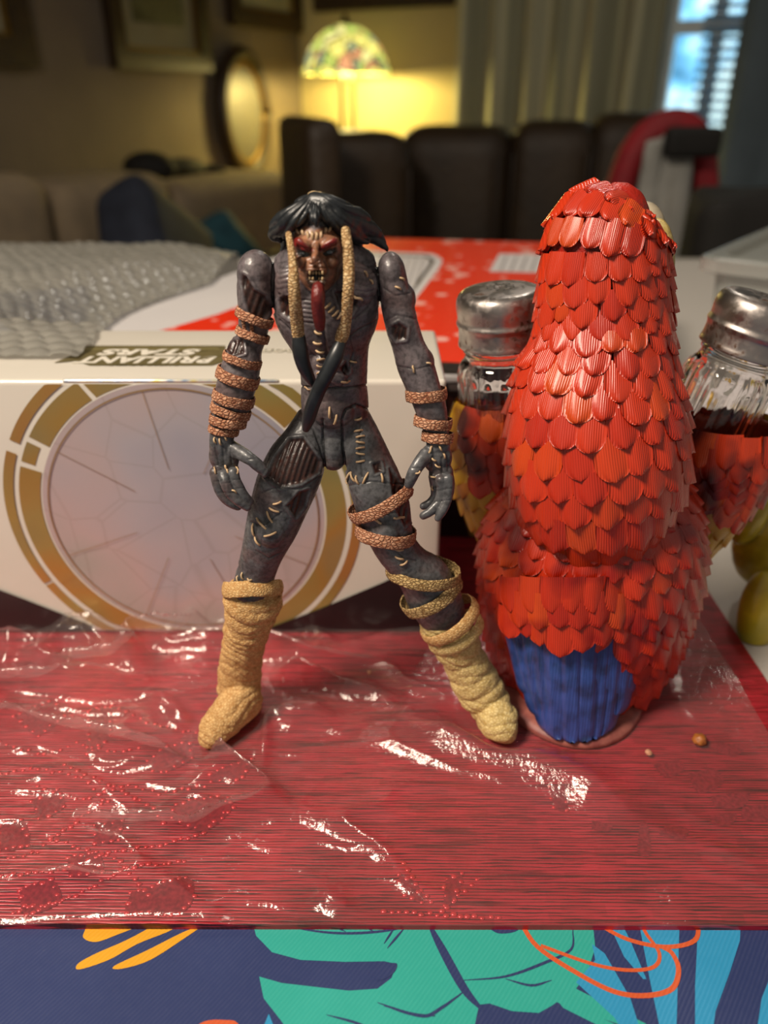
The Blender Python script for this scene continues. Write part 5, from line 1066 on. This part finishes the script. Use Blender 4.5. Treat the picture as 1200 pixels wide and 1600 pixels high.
# stitches: short raised threads sunk in the skin
m_st = simple('pale_stitch', 'b49474', 'c8ac84', .5, 600)
def stitch(x, y, dx, dy, r=.00030, name='stitch'):
    P = []
    for t, lift in ((-1, -.0001), (-.6, .00035), (0, .0005), (.6, .00035), (1, -.0001)):
        h, n_ = hitp(x+dx*t, y+dy*t); P.append(tuple(h+n_*lift))
    MB().add(*sweep(P, [r]*5, [r]*5, 7, D0=(0.1, 1, .1))).build(name, m_st, fig)
for k in range(5): stitch(563, 682+k*9 if k < 4 else 721, 6, 1 if k % 2 else -1)
for (x, y, dx, dy) in ((560, 654, 5, -2), (560, 673, 6, -1), (544, 747, -2, 8), (551, 745, 3, 7), (558, 750, 2, 6), (571, 747, -4, 8), (597, 747, 1, 6), (515, 645, 0, 8), (524, 656, -2, 7), (585, 808, 4, 7), (594, 801, 4, 7), (601, 796, 4, 6), (608, 789, 4, 6), (591, 814, 4, 4), (624, 809, 8, -1),
                       (620, 847, 6, -1), (624, 859, 6, 0), (624, 872, 6, 2), (631, 880, 5, -3), (433, 786, 6, -2), (428, 797, 7, 3), (421, 808, 4, 8), (408, 818, 7, 8), (422, 835, 9, -3), (396, 828, 1, 9), (402, 846, 4, 6),
                       (497, 520, 5, 2), (496, 536, 6, 1), (500, 549, 6, 1), (502, 562, 6, -1), (500, 572, 5, 1), (500, 583, 5, -1), (540, 596, 6, -1), (552, 565, 5, 1), (480, 607, 4, 2),
                       (512, 478, -4, 4), (518, 484, -4, 4), (524, 490, -4, 4), (530, 494, -3, 4), (560, 466, 6, 3), (336, 735, 1, 5), (354, 733, 2, 5), (370, 735, 1, 5), (366, 768, 3, 2),
                       (688, 700, 2, 4), (673, 702, -2, 5), (684, 728, 4, 2), (678, 718, 3, 2), (653, 738, 3, -2), (676, 763, 1, 3), (676, 745, 4, 1), (694, 712, 1, 4), (646, 577, 1, 5), (670, 568, 3, 1), (622, 450, 4, 2), (628, 436, 3, 2), (572, 428, 2, 4), (580, 440, 2, 3),
                       (379, 900, 1, 5), (382, 920, 2, 5), (400, 925, -2, 4), (390, 905, 3, 1), (372, 905, 1, 5), (414, 920, 1, 4), (664, 962, -2, 4), (678, 955, -2, 4), (692, 947, -2, 4), (706, 938, -2, 4), (344, 690, 1, 5), (352, 684, 2, 4), (336, 688, 1, 4)):
    stitch(x, y, dx, dy, .00026 if abs(dx)+abs(dy) < 7 else .00032)
# small bones across the forehead
m_bone = simple('bone', 'c8ae84', 'b0946a', .5, 500)
for k, (x, y) in enumerate(((466, 360), (474, 363), (481, 367), (488, 369), (495, 369), (502, 366), (508, 361), (515, 357))): stitch(x, y, (x-490)*-.05, 4.2, .00034, 'forehead_bone')
for k, x in enumerate((484, 489, 494, 499, 504)):
    h, _ = hitp(x, 424); v, f = ellipsoid(h+Vector((0, -.0001, -.0003)), (.0003, .0003, .0005), 6); MB().add(v, f).build('tooth', m_bone, fig)
    if k in (0, 1, 3, 4): h, _ = hitp(x, 437.5); v, f = ellipsoid(h+Vector((0, -.0001, .0003)), (.0003, .0003, .00045), 6); MB().add(v, f).build('tooth', m_bone, fig)
m_eye = simple('pale_eye', '8f9a9c', '7c8a90', .2, 300)
for x, y in ((473, 396), (514, 394.5)):
    h, _ = hitp(x, y); v, f = ellipsoid(h+Vector((0, .0002, 0)), (.00085, .0006, .00048), 8); MB().add(v, f).build('eye', m_eye, fig)
# maroon wrapped chin tuft
m_mar = simple('maroon_wrap', '5a1a18', '742420', .35, 500, .0002, 1500)
MB().add(*ptube([(497, 448, HY-.0075, 9), (497, 462, HY-.0090, 10.5), (497, 480, HY-.0085, 10.5), (499, 498, HY-.0070, 10), (500, 511, HY-.0060, 8)], n=20, mod=lambda t, p: 1+.03*math.sin(p*9+t*6)+.02*math.sin(p*4))).build('chin_tuft', m_mar, fig)
# hair: swept cap, two pointed sweeps, strands carved in
m_hair, nt, b = new_mat('black_hair'); setp(b, rough=.38, spec=.6); n = node(nt, 'ShaderNodeTexNoise', i_Scale=300.0, i_Detail=3.0); nt.links.new(coords(nt), n.inputs[0]); nt.links.new(ramp(nt, n.outputs[0], [(.35, '14171a'), (.7, '23282c')]), b.inputs['Base Color'])
hm = MB(); hy = HY+.006
hm.add(*pell(499, 350, hy+.002, 46, 40, 52)); hm.add(*pell(486, 325, hy+.000, 30, 20, 36)); hm.add(*pell(500, 390, hy+.008, 48, 60, 40))
hm.add(*ptube([(492, 322, hy-.003, 20), (470, 332, hy-.0045, 18), (450, 344, hy-.004, 19), (436, 355, hy-.002, 16), (429, 365, hy, 12), (436, 374, hy+.001, 8)], n=20))
hm.add(*ptube([(478, 330, hy-.005, 13), (462, 345, hy-.006, 11), (450, 358, hy-.005, 8), (444, 370, hy-.003, 5)], n=16))
hm.add(*ptube([(492, 320, hy-.003, 20), (515, 323, hy-.0045, 18), (535, 334, hy-.003, 20), (556, 346, hy, 22), (575, 360, hy+.002, 17), (592, 374, hy+.003, 11), (603, 386, hy+.003, 6), (605, 391, hy+.003, 3.5)], n=20))
hm.add(*ptube([(505, 330, hy-.005, 15), (525, 342, hy-.0055, 16), (545, 360, hy-.003, 16), (562, 372, hy-.001, 10), (574, 378, hy, 5)], n=16))
hm.add(*ptube([(490, 326, hy-.006, 10), (492, 340, hy-.0095, 9), (493, 352, hy-.0098, 5)], n=14))
hm.add(*ptube([(548, 365, hy, 16), (552, 385, hy+.002, 15), (550, 402, hy+.003, 8)], n=16)); hm.add(*ptube([(450, 370, hy+.003, 12), (446, 390, hy+.005, 10), (448, 405, hy+.006, 6)], n=14))
me = remesh(hm, .00026, 3); V = get_v(me); N = get_n(me); hx, hyy = proj(V)
ang = np.arctan2(hyy-298, (hx-492)); rad = np.hypot(hx-492, hyy-298)
st_ = np.abs(np.sin(ang*15+.02*rad+1.5*vnoise(V, 60, 2, 2))); V = V+N*((-.00042*(1-st_)**2+.00010*vnoise(V, 300, 2, 4))*sstep(rad, 8, 22))[:, None]; set_v(me, V)
mesh_obj('hair', me, m_hair, fig)
q = onY(491, 306, hy-.001); bb = MB().add(*ellipsoid(q, (.0017, .0015, .0011), 10)); bb.add(*ellipsoid(q+Vector((.0012, 0, .0003)), (.0009, .001, .0007), 8)); bd_ = mesh_obj('bone_bead', remesh(bb, .0002, 2), m_bone, fig)
v, f = ellipsoid(q+Vector((-.0002, -.00145, .0001)), (.00032, .0002, .0002), 6); MB().add(v, f).build('bead_hole', m_hole, bd_)
# braids wrapped in tan cord, ending in black tails
m_cord = weave('braid_cord', 'b8986a', 'd2b688', 'b09468', 800, .0002)
ringmod = lambda t, p: 1+.07*abs(math.sin(t*PI*22))
MB().add(*ptube([(451, 366, HY-.002, 5), (455, 390, HY-.005, 5.5), (458, 415, HY-.007, 7), (459, 440, HY-.0085, 8.5), (461, 470, HY-.0085, 9.5), (464, 500, HY-.006, 10), (466, 524, HY-.0045, 9.5)], n=18, sub=8, mod=ringmod)).build('braid', m_cord, fig)
MB().add(*ptube([(540, 360, HY-.001, 7), (543, 385, HY-.0035, 8), (545, 410, HY-.005, 8.5), (545, 440, HY-.007, 8.5), (543, 470, HY-.0075, 8.5), (541, 500, HY-.006, 8), (536, 520, HY-.005, 10), (532, 532, HY-.0045, 9)], n=18, sub=8, mod=ringmod)).build('braid', m_cord, fig)
tm_ = lambda t, p: 1+.05*abs(math.sin(p*4+t*5))
MB().add(*ptube([(467, 526, HY-.0045, 10), (469, 548, HY-.0045, 12), (475, 572, HY-.004, 11), (485, 592, HY-.0035, 8), (493, 606, HY-.003, 4)], n=20, mod=tm_)).build('hair_tail', m_hair, fig)
MB().add(*ptube([(533, 534, HY-.0045, 9), (525, 555, HY-.006, 11.5), (513, 580, HY-.0065, 11.5), (500, 605, HY-.0065, 11), (489, 632, HY-.0055, 11), (482, 655, HY-.0045, 10), (478, 670, HY-.004, 6)], n=20, mod=tm_)).build('hair_tail', m_hair, fig)
